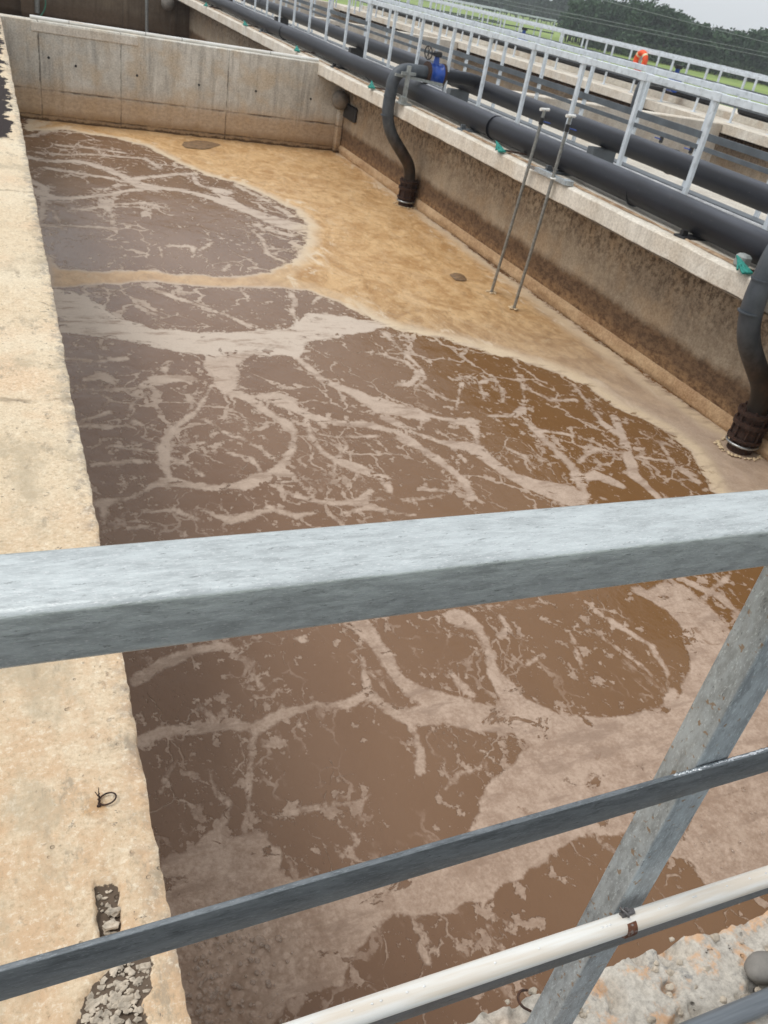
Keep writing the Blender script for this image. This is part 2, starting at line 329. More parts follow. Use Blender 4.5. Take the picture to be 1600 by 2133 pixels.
def left_extra(b, c, h, rough):
    X, Y, Z = b.sep()
    # wet dark film lying on the far stretch of the wall top, with ragged tongues reaching in from its edge
    wx = b.noise(b.vec((3.0, 2.1, 1)), 1.0, 5, 0.7); wn = b.math('MULTIPLY', b.math('SUBTRACT', wx, 0.46), 0.62)
    e = b.math('SUBTRACT', b.math('SUBTRACT', 0.165, X), b.math('MAXIMUM', wn, -0.02))
    st = b.ramp(b.math('ADD', Y, b.math('MULTIPLY', b.noise(b.P, 7, 3, 0.6), 0.35)), 7.42, 7.5)
    f = b.math('MULTIPLY', b.ramp(e, 0.0, 0.015), st)
    f = b.math('MULTIPLY', f, b.ramp(Z, -0.03, -0.015))
    h = b.math('MULTIPLY', h, b.math('SUBTRACT', 1.0, b.math('MULTIPLY', f, 0.8)))
    # rust bleeding from the wire ring
    d = b.n('ShaderNodeVectorMath', operation='DISTANCE'); b.l(b.P, d.inputs[0]); d.inputs[1].default_value = (0.085, 1.135, 0.0)
    r = b.math('ADD', d.outputs['Value'], b.math('MULTIPLY', b.math('SUBTRACT', b.noise(b.P, 40, 3, 0.6), 0.5), 0.05))
    c = b.mix(b.ramp(r, 0.004, 0.036, 0.9, 0), c, (0.42, 0.20, 0.045))
    # exposed grey aggregate and grime along the broken edge
    en = b.noise(b.P, 16, 5, 0.7); edge = b.math('MULTIPLY', b.ramp(b.math('ADD', X, b.math('MULTIPLY', en, 0.06)), 0.165, 0.215), b.ramp(en, 0.42, 0.58))
    c = b.mix(b.math('MULTIPLY', edge, 0.8), c, (0.27, 0.24, 0.205))
    bl = b.noise(b.P, 24, 4, 0.6); near = b.ramp(X, 0.02, 0.19); c = b.mix(b.math('MULTIPLY', b.ramp(bl, 0.60, 0.66, 0, 0.8), near), c, (0.13, 0.115, 0.10))
    oz = b.ramp(b.math('ADD', Y, b.math('MULTIPLY', b.noise(b.P, 2.0, 4, 0.6), 1.5)), 1.6, 3.8, 0.85, 0); on = b.ramp(b.noise(b.vec((1, 1, 1), (7, 2, 5)), 13, 6, 0.72), 0.38, 0.62, 0.35, 1)
    c = b.mix(b.math('MULTIPLY', oz, on), c, (0.56, 0.375, 0.225))  # near end tinted warmer and darker: lens vignetting put into the colour
    sk = b.noise(b.vec((1, 1, 1), (1, 2, 5)), 60, 5, 0.75); c = b.mix(b.ramp(sk, 0.52, 0.66, 0, 0.6), c, (0.80, 0.71, 0.56)); c = b.mix(b.ramp(sk, 0.34, 0.46, 0.55, 0), c, (0.36, 0.27, 0.17))
    gm = b.noise(b.vec((1, 0.6, 1), (1, 8, 5)), 3.6, 6, 0.7); c = b.mix(b.ramp(gm, 0.50, 0.64, 0, 0.7), c, (0.42, 0.345, 0.24))
    gs = b.noise(b.vec((1, 0.5, 1), (6, 1, 5)), 9, 7, 0.8); c = b.mix(b.ramp(gs, 0.55, 0.66, 0, 0.75), c, (0.33, 0.27, 0.195)); ps = b.noise(b.vec((1, 1, 1), (2, 2, 7)), 21, 4, 0.75); c = b.mix(b.math('MULTIPLY', b.ramp(ps, 0.63, 0.68, 0, 0.9), b.ramp(X, -0.1, 0.16, 0.25, 1)), c, (0.15, 0.125, 0.10)); c = b.mix(b.ramp(gs, 0.30, 0.42, 0.5, 0), c, (0.78, 0.70, 0.56))
    for yc_ in (5.82, 2.95, 9.4):
        dd = b.math('ABSOLUTE', b.math('SUBTRACT', b.math('ADD', Y, b.math('MULTIPLY', b.math('SUBTRACT', b.noise(b.P, 6, 4, 0.6), 0.5), 0.12)), yc_))
        sm = b.math('MULTIPLY', b.ramp(dd, 0.004, 0.02, 1, 0), b.ramp(b.noise(b.P, 9, 3, 0.6), 0.35, 0.6)); c = b.mix(b.math('MULTIPLY', sm, 0.7), c, (0.24, 0.18, 0.12)); h = b.math('SUBTRACT', h, sm)
    c = b.mix(f, c, (0.022, 0.013, 0.011))
    # lower face of the wall
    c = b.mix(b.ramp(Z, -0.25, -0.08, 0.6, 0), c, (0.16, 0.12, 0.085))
    return c, h, rough
C_LEFT = m_concrete('worn_wall_top_concrete', (0.68, 0.555, 0.39), (0.56, 0.42, 0.265), (0.74, 0.655, 0.50), streaks=0.0, warm=(0.64, 0.40, 0.23, 0.55),
    grain=2.6, spots=0.55, bump=0.0024, extra=left_extra)
def near_extra(b, c, h, rough):
    o = b.noise(b.vec((1, 1, 1), (3, 3, 3)), 8, 5, 0.7); c = b.mix(b.ramp(o, 0.50, 0.60, 0, 0.8), c, (0.62, 0.36, 0.19))
    g = b.noise(b.vec((1, 1, 1), (8, 1, 3)), 11, 6, 0.75); c = b.mix(b.ramp(g, 0.56, 0.66, 0, 0.8), c, (0.22, 0.215, 0.205))
    k = b.noise(b.vec((1, 1, 1), (1, 6, 3)), 19, 5, 0.75); kk = b.ramp(k, 0.63, 0.68); c = b.mix(b.math('MULTIPLY', kk, 0.85), c, (0.055, 0.042, 0.032))
    return c, b.math('SUBTRACT', h, b.math('MULTIPLY', kk, 1.2)), rough
C_NEAR = m_concrete('rough_ledge_concrete', (0.50, 0.445, 0.37), (0.31, 0.28, 0.245), (0.64, 0.60, 0.53), streaks=0.0, warm=(0.66, 0.40, 0.22, 0.6),
    grain=2.4, spots=0.8, bump=0.003, extra=near_extra)
C_AGG = m_simple('exposed_gravel', (0.42, 0.36, 0.285), 0.8, 0, 0.5, 45, 0.001, dirt=(0.5, 0.42, 0.32))
C_POCKET = m_simple('dark_mortar', (0.055, 0.042, 0.032), 0.9, 0, 0.5, 80, 0.004)

# ------------------------------------------------------------------ basin water with foam
# streaks of foam traced on the water: (photo x, y, width) in photo pixels, put on the water surface
FO = '''60 330 6,110 335 6,160 335 7,220 350 8,260 370 10,290 385 13,370 395 8,450 415 11,520 440 15,590 465 24,628 476 22
70 395 18,100 410 14,150 412 6,220 405 6,300 395 6,350 392 4
60 372 10,90 388 18,88 430 16,80 470 8
265 375 8,350 365 6,402 362 5
400 362 4,412 385 5,470 400 12
455 400 16,482 420 16,520 440 12
80 430 7,110 440 5,128 466 5
80 470 8,130 470 7,235 475 4
155 436 4,220 430 6,235 448 5,232 466 5
180 430 3,300 424 3,335 432 3
350 511 5,400 512 5,402 526 4
418 516 4,442 505 5
525 480 4,548 500 6,560 530 5,592 545 6
540 470 10,605 492 8
250 570 6,255 552 3
465 562 7,478 548 4
80 318 3,200 322 3,300 330 4,335 352 3
490 385 4,560 420 6,605 450 8
100 350 4,230 372 5,330 400 4
120 300 3,260 318 3
300 597 5,340 615 8,420 640 7,480 660 5,520 680 6
602 598 8,612 622 10,607 650 10,620 668 8
180 616 3,232 611 4
640 600 3,668 615 5,650 632 4
440 800 8,415 845 9,390 870 10,360 890 16,345 910 30,338 940 30,345 970 20,352 994 16
308 1012 6,350 1000 26,400 1008 16,450 1018 14,500 1015 22,540 1000 32,590 990 34
310 1015 6,275 1035 5,240 1045 15,212 1052 24
212 1060 20,214 1110 14
222 1108 10,290 1098 8,320 1100 3
480 815 26,520 830 18,560 860 16,600 880 20,612 900 16,608 930 16,590 960 16,565 990 26
530 825 10,575 825 26,620 855 14,660 870 12,690 900 8
420 870 4,470 900 5,510 915 6,550 940 8,568 952 8
362 925 5,425 920 5
355 950 7,390 965 5,422 992 3
480 945 5,520 955 8,542 985 8
145 812 5,300 805 6
298 806 12,330 790 28,392 784 12
312 815 6,275 835 5,265 855 6,275 872 6,333 897 6
155 880 7,180 870 7,226 855 6
160 885 10,215 887 11,282 880 5
200 965 8,300 960 9
238 925 5,282 935 10,335 940 6
340 772 14,352 752 14
175 790 8,212 780 18,242 802 5
130 745 6,200 750 4,260 742 8
640 870 10,650 910 11,680 945 12,740 970 24,800 990 16,812 1022 10
556 1003 18,600 1030 8,680 1045 10,750 1040 24,772 1018 10
612 735 10,640 760 10,680 795 14,740 820 22,790 850 26,850 862 14
640 860 8,700 880 10,760 880 13,820 895 12,870 930 16,950 990 12
800 870 18,860 900 8,940 930 6,970 962 6
800 735 5,850 755 6,876 780 8,850 797 14,820 800 6
870 1012 8,930 1022 8,955 1000 8
700 905 4,780 902 4
690 1000 6,700 960 5,720 925 4
840 1035 8,920 1030 6
560 1060 10,610 1075 14,660 1062 6
420 1065 8,480 1085 16,560 1062 12
300 1065 6,360 1062 8,420 1085 5
700 1070 5,760 1052 14,860 1070 6
800 695 8,830 720 7,880 770 5,886 790 8,865 802 8
790 838 20,850 860 30,885 870 14
880 800 5,930 830 6,962 840 5
964 800 7,955 830 6,950 852 6
855 850 10,920 870 6,980 880 24,986 900 18,992 922 8
820 910 10,870 930 12,920 960 14,960 1000 16,975 1035 22
905 920 6,980 930 30,1020 960 26,1060 990 22,1110 1010 32,1180 1030 56
1020 870 5,1075 865 12,1090 852 12,1102 882 12,1140 920 15,1180 960 18,1212 1000 24,1222 1035 16
1010 833 4,1004 800 4,1030 788 5,1046 810 5,1050 838 5
1080 780 4,1102 812 5,1140 832 4
1090 845 4,1085 800 4,1070 770 3
1195 800 4,1232 850 6,1250 880 8,1284 902 14
1280 870 18,1300 930 24,1325 990 26,1360 1020 14,1385 1045 10
1200 1000 10,1240 990 22,1290 1010 14
1205 965 10,1240 932 10,1262 942 5
1120 900 5,1180 905 5,1232 916 4
1330 950 5,1390 960 5,1442 987 6
1375 925 5,1402 970 6,1448 1002 9
1150 830 4,1200 835 5
1050 930 4,1095 950 6,1120 975 5
290 1418 30,350 1380 28,420 1350 20,470 1343 14,500 1360 12,535 1366 6
295 1548 22,340 1525 26,400 1518 18,440 1512 16,490 1510 20,530 1515 32,580 1490 26,650 1465 22,720 1460 22,760 1440 22,755 1400 12,750 1368 8
525 1520 18,515 1580 8,510 1640 6,508 1700 10,500 1742 16
430 1600 5,450 1660 8,470 1680 11,460 1720 14,444 1748 12
380 1570 5,350 1610 6,333 1652 4
402 1548 6,408 1575 3
572 1702 7,620 1690 10,700 1675 14,742 1670 18,748 1692 6
740 1670 7,768 1650 5
420 1470 14,448 1500 16,470 1470 8
530 1365 6,532 1410 7,560 1450 5,590 1470 4
730 1290 50,770 1330 36,800 1370 34,830 1420 28,880 1450 44,920 1470 64,980 1490 72,1080 1500 64
757 1440 20,800 1470 26,850 1490 40,910 1490 50
850 1490 12,868 1530 14,880 1570 18,876 1605 28
930 1642 6,958 1612 14,1005 1600 10
925 1600 10,950 1630 8
950 1290 44,990 1315 26,1015 1360 18,1025 1400 26,1050 1430 44,1080 1480 66,1140 1505 70
1045 1292 12,1062 1318 18,1038 1332 14
935 1400 8,960 1430 18,985 1450 14
1400 1440 20,1382 1480 26,1300 1497 22,1200 1503 34,1120 1510 44
1240 1270 8,1300 1310 10,1350 1340 11,1390 1400 10,1388 1435 7
1228 1310 7,1270 1340 9,1330 1385 6,1372 1422 5
1190 1320 4,1208 1370 4,1218 1405 4
1330 1230 20,1420 1265 44,1500 1320 56
1080 1270 5,1120 1262 4
1090 1390 5,1130 1365 4
868 1968 12,882 1995 14
1010 1928 14,1042 1980 12,1060 2010 8
960 1968 12,968 1980 14
760 1240 10,800 1262 22
610 1325 4,630 1328 6
1440 1215 14,1500 1240 18,1560 1290 8
1400 1262 18,1470 1250 8,1520 1200 12
560 1880 6,620 1905 8
980 1870 6,1010 1900 8,1060 1925 12
1230 1740 8,1280 1775 8'''
PO = '''50 262,60 275,130 270,220 284,300 304,370 340,430 365,500 385,560 410,612 436,640 468,636 510,600 548,560 578,640 600,700 625,755 655,830 690,930 708,1040 740,1150 772,1220 802,1290 852,1370 892,1430 935,1470 1020,1600 1100,1700 1100,1700 930,1577 932,1499 889,1300 751,1019 550,719 319,640 290,400 270,60 240
95 530,125 560,200 563,300 566,420 572,480 576,560 565,600 545,650 560,720 600,770 668,740 650,700 630,640 605,580 597,540 600,450 598,330 592,230 592,100 602
95 600,150 609,190 625,215 650,260 668,330 685,400 692,500 690,600 683,625 665,640 650,700 660,760 668,830 682,780 692,700 702,640 712,622 738,560 740,510 732,450 738,430 740,330 720,260 712,200 700,150 695,115 690
420 735,522 735,502 762,496 800,482 818,450 805,440 790,428 760
1050 1500,1200 1497,1390 1482,1442 1400,1422 1300,1362 1235,1400 1205,1480 1262,1545 1322,1640 1400,1640 1560,1500 1590,1400 1610,1200 1665,1000 1725,1010 1682,1090 1562,1130 1560,1080 1530
325 1762,420 1752,500 1738,480 1760,470 1740,552 1735,560 1780,540 1810,600 1832,700 1822,800 1790,860 1768,960 1730,1060 1650,1400 1600,1400 1700,1150 1760,1100 1792,1040 1832,1000 1862,900 1872,800 1902,740 1932,700 1982,690 2032,620 2082,560 2160,400 2220,330 2160
1400 1722,1480 1600,1700 1560,1700 1850,1480 1855,1452 1800,1400 1790
460 1752,545 1745,560 1830,500 1815'''
def w2(px, py): return at(px, py, WZ)[:2]
SEG = []
for ln in FO.split('\n'):
    pts = [tuple(map(float, q.split())) for q in ln.split(',')]
    W = [w2(p[0], p[1]) for p in pts]; hw = []
    for i, p in enumerate(pts):
        a = pts[max(i-1, 0)]; c_ = pts[min(i+1, len(pts)-1)]; t = np.array([c_[0]-a[0], c_[1]-a[1]]); t /= np.hypot(*t)
        n = np.array([-t[1], t[0]]); tw = w2(p[0]+t[0], p[1]+t[1])-W[i]; tw /= np.hypot(*tw)
        dv = w2(p[0]+n[0]*p[2]/2, p[1]+n[1]*p[2]/2)-W[i]; hw.append(abs(tw[0]*dv[1]-tw[1]*dv[0]))
    for i in range(len(W)-1): SEG.append((*W[i], *W[i+1], hw[i], hw[i+1]))
POLY = [np.array([w2(*map(float, q.split())) for q in ln.split(',')]) for ln in PO.split('\n')]
xs = np.linspace(0.15, 6.0, 300); ys = [0.35]; 
while ys[-1] < 16.05: ys.append(ys[-1] + 0.016 + 0.0030*ys[-1])
ys = np.array(ys); GX, GY = np.meshgrid(xs, ys)
def seg_field(X, Y, S):
    F = np.full(X.shape, -0.4)
    for (ax, ay, bx, by, wa, wb) in S:
        pad = 0.45 + max(wa, wb)
        iy0 = np.searchsorted(ys, min(ay, by)-pad); iy1 = np.searchsorted(ys, max(ay, by)+pad)
        ix0 = np.searchsorted(xs, min(ax, bx)-pad); ix1 = np.searchsorted(xs, max(ax, bx)+pad)
        if iy1 <= iy0 or ix1 <= ix0: continue
        x = X[iy0:iy1, ix0:ix1]; y = Y[iy0:iy1, ix0:ix1]; dx, dy = bx-ax, by-ay
        t = np.clip(((x-ax)*dx+(y-ay)*dy)/(dx*dx+dy*dy+1e-9), 0, 1); d = np.hypot(x-ax-t*dx, y-ay-t*dy)
        F[iy0:iy1, ix0:ix1] = np.maximum(F[iy0:iy1, ix0:ix1], (wa+(wb-wa)*t)*0.80-d)
    return F
def poly_sdf(X, Y, P):
    d = np.full(X.shape, 9.0); ins = np.zeros(X.shape, bool); n = len(P)
    for i in range(n):
        ax, ay = P[i]; bx, by = P[(i+1) % n]; dx, dy = bx-ax, by-ay
        t = np.clip(((X-ax)*dx+(Y-ay)*dy)/(dx*dx+dy*dy+1e-9), 0, 1); d = np.minimum(d, np.hypot(X-ax-t*dx, Y-ay-t*dy))
        c1 = (ay > Y) != (by > Y); ins ^= c1 & (X < (bx-ax)*(Y-ay)/((by-ay) if by != ay else 1e-9)+ax)
    return np.where(ins, d, -d)
WXo = (fbm(GX*2.2, GY*1.4, 4, 3)-0.5); WYo = (fbm(GX*2.2+9, GY*1.4+5, 4, 11)-0.5)
QX = GX + WXo*0.07; QY = GY + WYo*0.12*np.clip(GY/4, 0.4, 1.6)
lines = seg_field(QX, QY, SEG)
pol = [poly_sdf(GX + WXo*0.10, GY + WYo*0.2, P) for P in POLY]
W3 = fbm(GX*7, GY*5, 4, 77)-0.5; pol = [p+W3*0.10 for p in pol]
amber_sd = pol[0]; amber = np.clip(amber_sd/0.30, 0, 1)
band = np.clip(pol[1]/0.10+0.3, 0, 1)*0.55*np.clip((GX-0.0)/0.5, 0, 1)
solid = np.max(np.stack(pol), 0)
field = np.clip(np.maximum(lines, solid), -0.4, 0.4)
fade = np.clip((GY-5.0)/4.0, 0, 1)                         # the amber scum thins to bare brown towards the near pipe
wgt = np.clip(np.maximum(amber*(0.30+0.70*fade), band), 0, 1)
bub = np.clip(np.maximum(pol[5], pol[6])/0.12, 0, 1)*np.clip((2.2-GY)/0.8, 0, 1)
bub2 = np.exp(-(((GX-0.45)/0.55)**2 + ((GY-0.95)/0.5)**2))*bub
thick = np.clip(np.clip(pol[2]/0.2+0.4, 0, 1)*0.9 + np.clip((GY-2.5)/6.0, 0, 1)*0.8, 0, 1)  # thick band, plus sky sheen put into the colour: foam paler with distance
clear = np.clip(((GX-1.2)-(GY-2.0)*0.05)/2.2, 0, 1)*np.clip(1-(GY-7)/4, 0, 1)
rim = np.exp(-((amber_sd-0.09)/(0.10+0.08*fade))**2)*(0.5+1.1*fbm(GX*5, GY*3, 4, 99))
rim = np.clip(rim, 0, 1)
b = NB('foamy_basin_water')
f = b.attr('foam'); am = b.attr('amber'); bu = b.attr('bubbly'); far_sheen = b.attr('thick'); cl = b.attr('clear'); ri = b.attr('rim')
X, Y, Z = b.sep()
warp = b.n('ShaderNodeTexNoise'); b.l(b.P, warp.inputs['Vector']); warp.inputs['Scale'].default_value = 1.7; warp.inputs['Detail'].default_value = 4
wv = b.n('ShaderNodeVectorMath', operation='MULTIPLY_ADD'); b.l(warp.outputs['Color'], wv.inputs[0]); wv.inputs[1].default_value = (0.55, 0.8, 0); b.l(b.P, wv.inputs[2])
ws = b.vec((1.0, 0.62, 1), src=wv.outputs[0])
n1 = b.noise(b.vec((1, 0.75, 1)), 7.5, 6, 0.62, 0.6); n2 = b.noise(b.vec((1, 0.8, 1)), 34, 4, 0.6)
far_ = b.ramp(Y, 1.0, 12.0, 1.0, 3.2, False)
ragged = b.math('MULTIPLY', far_, b.math('ADD', b.math('MULTIPLY', b.math('SUBTRACT', n1, 0.47), 0.050), b.math('MULTIPLY', b.math('SUBTRACT', n2, 0.5), 0.030)))
fe = b.math('ADD', f, ragged); foam = b.ramp(fe, b.math('MULTIPLY', far_, -0.007), b.math('MULTIPLY', far_, 0.008))
# holes torn in the foam
hole = b.noise(b.vec((0.8, 1.0, 1), (4, 2, 0)), 6.5, 6, 0.7, 0.6)
hl = b.math('MULTIPLY', b.ramp(hole, 0.60, 0.625), b.math('MULTIPLY', b.ramp(f, 0.01, 0.22, 1, 0.25), b.ramp(am, 0.0, 0.25, 1, 0)))
foam = b.math('MULTIPLY', foam, b.math('SUBTRACT', 1.0, hl))
# secondary threads and flecks
wf = b.n('ShaderNodeTexNoise'); b.l(b.P, wf.inputs['Vector']); wf.inputs['Scale'].default_value = 8.0; wf.inputs['Detail'].default_value = 5
wq = b.n('ShaderNodeVectorMath', operation='MULTIPLY_ADD'); b.l(wf.outputs['Color'], wq.inputs[0]); wq.inputs[1].default_value = (0.14, 0.16, 0); b.l(ws, wq.inputs[2]); wsf = wq.outputs[0]
vd = b.vor(wsf, 2.9, 'DISTANCE_TO_EDGE'); msk = b.noise(b.vec((1, 0.6, 1), (7, 3, 0)), 1.5, 4, 0.6)
wdt = b.math('MULTIPLY', b.ramp(msk, 0.40, 0.66, 0.006, 0.050), b.ramp(far_, 1.0, 2.2, 0.8, 1.5)); thr = b.ramp(b.math('SUBTRACT', wdt, b.math('ADD', vd, b.math('MULTIPLY', b.math('SUBTRACT', b.math('ADD', n1, n2), 0.7), 0.06))), -0.006, 0.010)
thr = b.math('MULTIPLY', thr, b.math('MULTIPLY', b.ramp(msk, 0.38, 0.46), b.ramp(b.noise(b.P, 9, 4, 0.7), 0.36, 0.48)))
vd2 = b.vor(wsf, 6.0, 'DISTANCE_TO_EDGE'); m2 = b.math('MULTIPLY', b.ramp(b.noise(b.vec((1, 0.6, 1), (1, 9, 0)), 3.1, 5, 0.65), 0.52, 0.62), b.ramp(f, -0.30, -0.02))
thr2 = b.math('MULTIPLY', b.math('MULTIPLY', b.ramp(b.math('ADD', vd2, b.math('MULTIPLY', n2, 0.10)), 0.07, 0.10, 1, 0), m2), 0.8)
fk = b.noise(b.vec((1.0, 0.8, 1)), 15, 4, 0.62); fm = b.noise(b.P, 2.2, 4, 0.6)
near_l = b.ramp(f, -0.20, -0.01, 0, 0.075)
fl = b.ramp(b.math('ADD', b.math('ADD', fk, near_l), b.math('MULTIPLY', b.math('SUBTRACT', fm, 0.5), 0.38)), 0.645, 0.685)
fk2 = b.noise(b.vec((1.0, 0.8, 1)), 48, 3, 0.65); fl2 = b.math('MULTIPLY', b.ramp(b.math('ADD', fk2, b.math('ADD', near_l, b.math('MULTIPLY', b.math('SUBTRACT', msk, 0.5), 0.35))), 0.70, 0.74), 0.7)
fl = b.math('MAXIMUM', fl, fl2)
extra = b.math('MAXIMUM', b.math('MULTIPLY', thr, 0.85), b.math('MAXIMUM', b.math('MULTIPLY', thr2, 0.8), b.math('MULTIPLY', fl, 0.8)))
foam = b.math('MAXIMUM', foam, b.math('MULTIPLY', extra, b.ramp(f, 0.0, 0.05, 1, 0)))
foam = b.math('MULTIPLY', foam, b.ramp(b.noise(b.P, 60, 3, 0.6), 0.2, 0.6, 0.82, 1.0))
body = b.mix(b.ramp(b.noise(b.vec((1, 0.5, 1)), 1.3, 4, 0.5), 0.3, 0.7), (0.175, 0.098, 0.056), (0.215, 0.128, 0.078))
body = b.mix(b.math('MULTIPLY', cl, 0.8), body, (0.185, 0.092, 0.032))
gr_ = b.noise(b.P, 55, 4, 0.75); fcol = b.mix(b.ramp(b.math('ADD', b.math('MULTIPLY', n1, 0.5), b.math('MULTIPLY', gr_, 0.5)), 0.36, 0.62), (0.33, 0.228, 0.165), (0.50, 0.375, 0.29))
fcol = b.mix(far_sheen, fcol, (0.57, 0.475, 0.39)); fcol = b.mix(b.math('MULTIPLY', ri, 0.65), fcol, (0.70, 0.56, 0.37))
sc1 = b.noise(b.vec((1, 0.7, 1)), 1.9, 7, 0.70, 2.2); sc2 = b.noise(b.vec((1, 0.45, 1)), 19, 5, 0.7)
acol = b.mix(b.ramp(sc1, 0.34, 0.64), (0.45, 0.25, 0.10), (0.66, 0.43, 0.215)); sw = b.noise(b.vec((1, 0.6, 1), (8, 8, 1)), 4.2, 7, 0.72, 3.0); acol = b.mix(b.ramp(sw, 0.55, 0.66, 0, 0.5), acol, (0.32, 0.185, 0.08)); acol = b.mix(b.ramp(sw, 0.34, 0.44, 0.45, 0), acol, (0.76, 0.58, 0.36)); acol = b.mix(b.ramp(sc2, 0.32, 0.48, 0.6, 0), acol, (0.30, 0.17, 0.07))
acol = b.mix(b.ramp(sc2, 0.55, 0.72, 0, 0.5), acol, (0.76, 0.58, 0.36))
nearf = b.ramp(Y, 4.5, 9.5, 0.75, 0); acol = b.mix(nearf, acol, b.mix(b.ramp(b.math('ADD', b.math('MULTIPLY', sc1, 0.6), b.math('MULTIPLY', sc2, 0.4)), 0.40, 0.60), (0.135, 0.078, 0.034), (0.36, 0.245, 0.135)))
pale = b.noise(b.vec((1, 0.5, 1), (2, 2, 9)), 3.4, 6, 0.7, 1.2); acol = b.mix(b.math('MULTIPLY', b.ramp(pale, 0.52, 0.62, 0, 0.7), b.ramp(ri, 0.0, 0.35, 0.15, 1)), acol, (0.74, 0.62, 0.46))
fcol = b.mix(b.ramp(am, 0.05, 0.85), fcol, acol)
bs_ = b.noise(b.vec((0.9, 3.2, 1), (5, 5, 5)), 3.0, 6, 0.75); fcol = b.mix(b.math('MULTIPLY', b.ramp(bs_, 0.50, 0.64, 0, 0.75), b.ramp(am, 0.0, 0.3, 1, 0)), fcol, (0.30, 0.21, 0.155))
# raised bubbles near the corner
bv = b.vor(b.vec((1, 1, 1)), 34, 'F1'); bv2 = b.vor(b.vec((1, 1, 1), (3, 1, 0)), 15, 'F1'); bm_ = b.noise(b.P, 4.5, 3, 0.6)
bubh = b.math('MULTIPLY', b.math('ADD', b.ramp(bv, 0.15, 0.5, 1, 0), b.ramp(bv2, 0.1, 0.36, 1.3, 0)), b.math('MULTIPLY', b.ramp(bm_, 0.42, 0.58), bu))
fcol = b.mix(b.math('MULTIPLY', b.ramp(bv, 0.38, 0.6), b.math('MULTIPLY', bu, 0.55)), fcol, (0.17, 0.10, 0.055))
col = b.mix(foam, body, fcol)
hh = b.math('ADD', b.math('MULTIPLY', b.math('MULTIPLY', b.noise(b.vec((1, 0.7, 1)), 5.0, 5, 0.6), 2.4), b.math('SUBTRACT', 1.0, foam)), b.math('MULTIPLY', foam, b.math('ADD', b.math('MULTIPLY', b.noise(b.P, 85, 4, 0.7), 0.55), b.math('ADD', 0.35, b.math('MULTIPLY', sc2, b.math('MULTIPLY', am, 2.2))))))
hh = b.math('ADD', hh, b.math('MULTIPLY', bubh, 1.8))
rgh = b.math('SUBTRACT', b.ramp(foam, 0, 1, 0.14, 0.70, False), b.math('MULTIPLY', am, 0.22))
rgh = b.math('SUBTRACT', rgh, b.math('MULTIPLY', bubh, 0.25))
WATER = b.fin(col, rgh, 0, b.bump(hh, 0.006, 0.9), 0.5, 1.33)
zz = WZ + (fbm(GX*1.5, GY*1.2, 3, 5)-0.5)*0.015 + np.clip(field, 0, 0.1)*0.03 + amber*(fbm(GX*6, GY*5, 4, 21)-0.5)*0.022
water = grid_mesh('water', GX, GY, zz, WATER, dict(foam=field, amber=wgt, bubbly=bub2+0.25*bub, thick=thick, clear=clear, rim=rim))
tag(water, kind='structure')
b = NB('dark_cell_water'); a = b.noise(b.P, 4, 5, 0.6); WATER2 = b.fin(b.mix(b.ramp(a, 0.4, 0.6), (0.10, 0.055, 0.03), (0.17, 0.10, 0.055)), 0.2, 0, b.bump(a, 0.01), 0.5)
for (nm, x0, x1, y0, y1) in (('water', 0.15, 6.0, 16.3, 31.1), ('water', 9.55, 15.7, -2.0, 16.05), ('water', 9.55, 15.7, 16.3, 44.1)):
    m = MB(); m.add([(x0, y0, WZ), (x1, y0, WZ), (x1, y1, WZ), (x0, y1, WZ)], [(0, 1, 2, 3)]); tag(m.build(nm, WATER2), kind='structure')
random.seed(21); m = MB()
def bub_(px, py, r):
    c0 = at(px, py, WZ); m.blob((c0[0], c0[1], WZ+0.010), (r, r, r*0.34), seed=r*900, amp=0.03, n=2)
for k in range(190):
    px = 380+abs(random.gauss(0, 1))*95+random.uniform(0, 30); py = random.uniform(1935, 2133); bub_(px, py, random.choice((0.004, 0.005, 0.006, 0.008, 0.011)))
for k in range(35): bub_(random.uniform(1430, 1600), random.uniform(1560, 1840), random.choice((0.004, 0.005, 0.007, 0.010)))
for (px, py, r) in ((540, 1965, .026), (580, 1958, .015), (440, 2080, .022), (478, 2092, .013), (490, 2055, .014), (560, 2055, .012), (450, 2035, .012), (520, 2000, .010)): bub_(px, py, r)
b = NB('bubble_film'); b.b.inputs['Alpha'].default_value = 0.24; BUBF = b.fin((0.46, 0.34, 0.25), 0.06, 0, None, 1.0)
tag(m.build('foam_bubbles', BUBF), kind='stuff')
m = MB(); m.add([(-8, -9, WZ), (-0.6, -9, WZ), (-0.6, 44, WZ), (-8, 44, WZ)], [(0, 1, 2, 3)]); tag(m.build('water', WATER2), kind='structure')  # unseen water added at left so the near post stops reflecting grass
m = MB(); m.box(-8.6, -8.0, -9, 44.4, -3.0, 0.0); tag(m.build('walkway', C_BACK), kind='structure')  # unseen wall added beyond that water, also for the post's reflection
m = MB(); FROTH = m_simple('pale_froth', (0.62, 0.48, 0.30), 0.6, 0, 0.25, 40, 0.004)
random.seed(31)
for (cx_, cy_, rr_, n_) in ((5.315, 8.42, 0.035, 26), (5.345, 7.91, 0.035, 26), (5.81, 12.28, 0.16, 60), (5.81, 4.61, 0.17, 90)):
    for k in range(n_):
        a_ = random.uniform(0, 6.28); q_ = rr_+abs(random.gauss(0, 0.018)); m.blob((cx_+q_*math.cos(a_), cy_+q_*math.sin(a_), WZ+0.012), (random.uniform(.008, .020), random.uniform(.008, .022), 0.007), seed=k, amp=0.2, n=1)
tag(m.build('froth_ring', FROTH), kind='stuff')
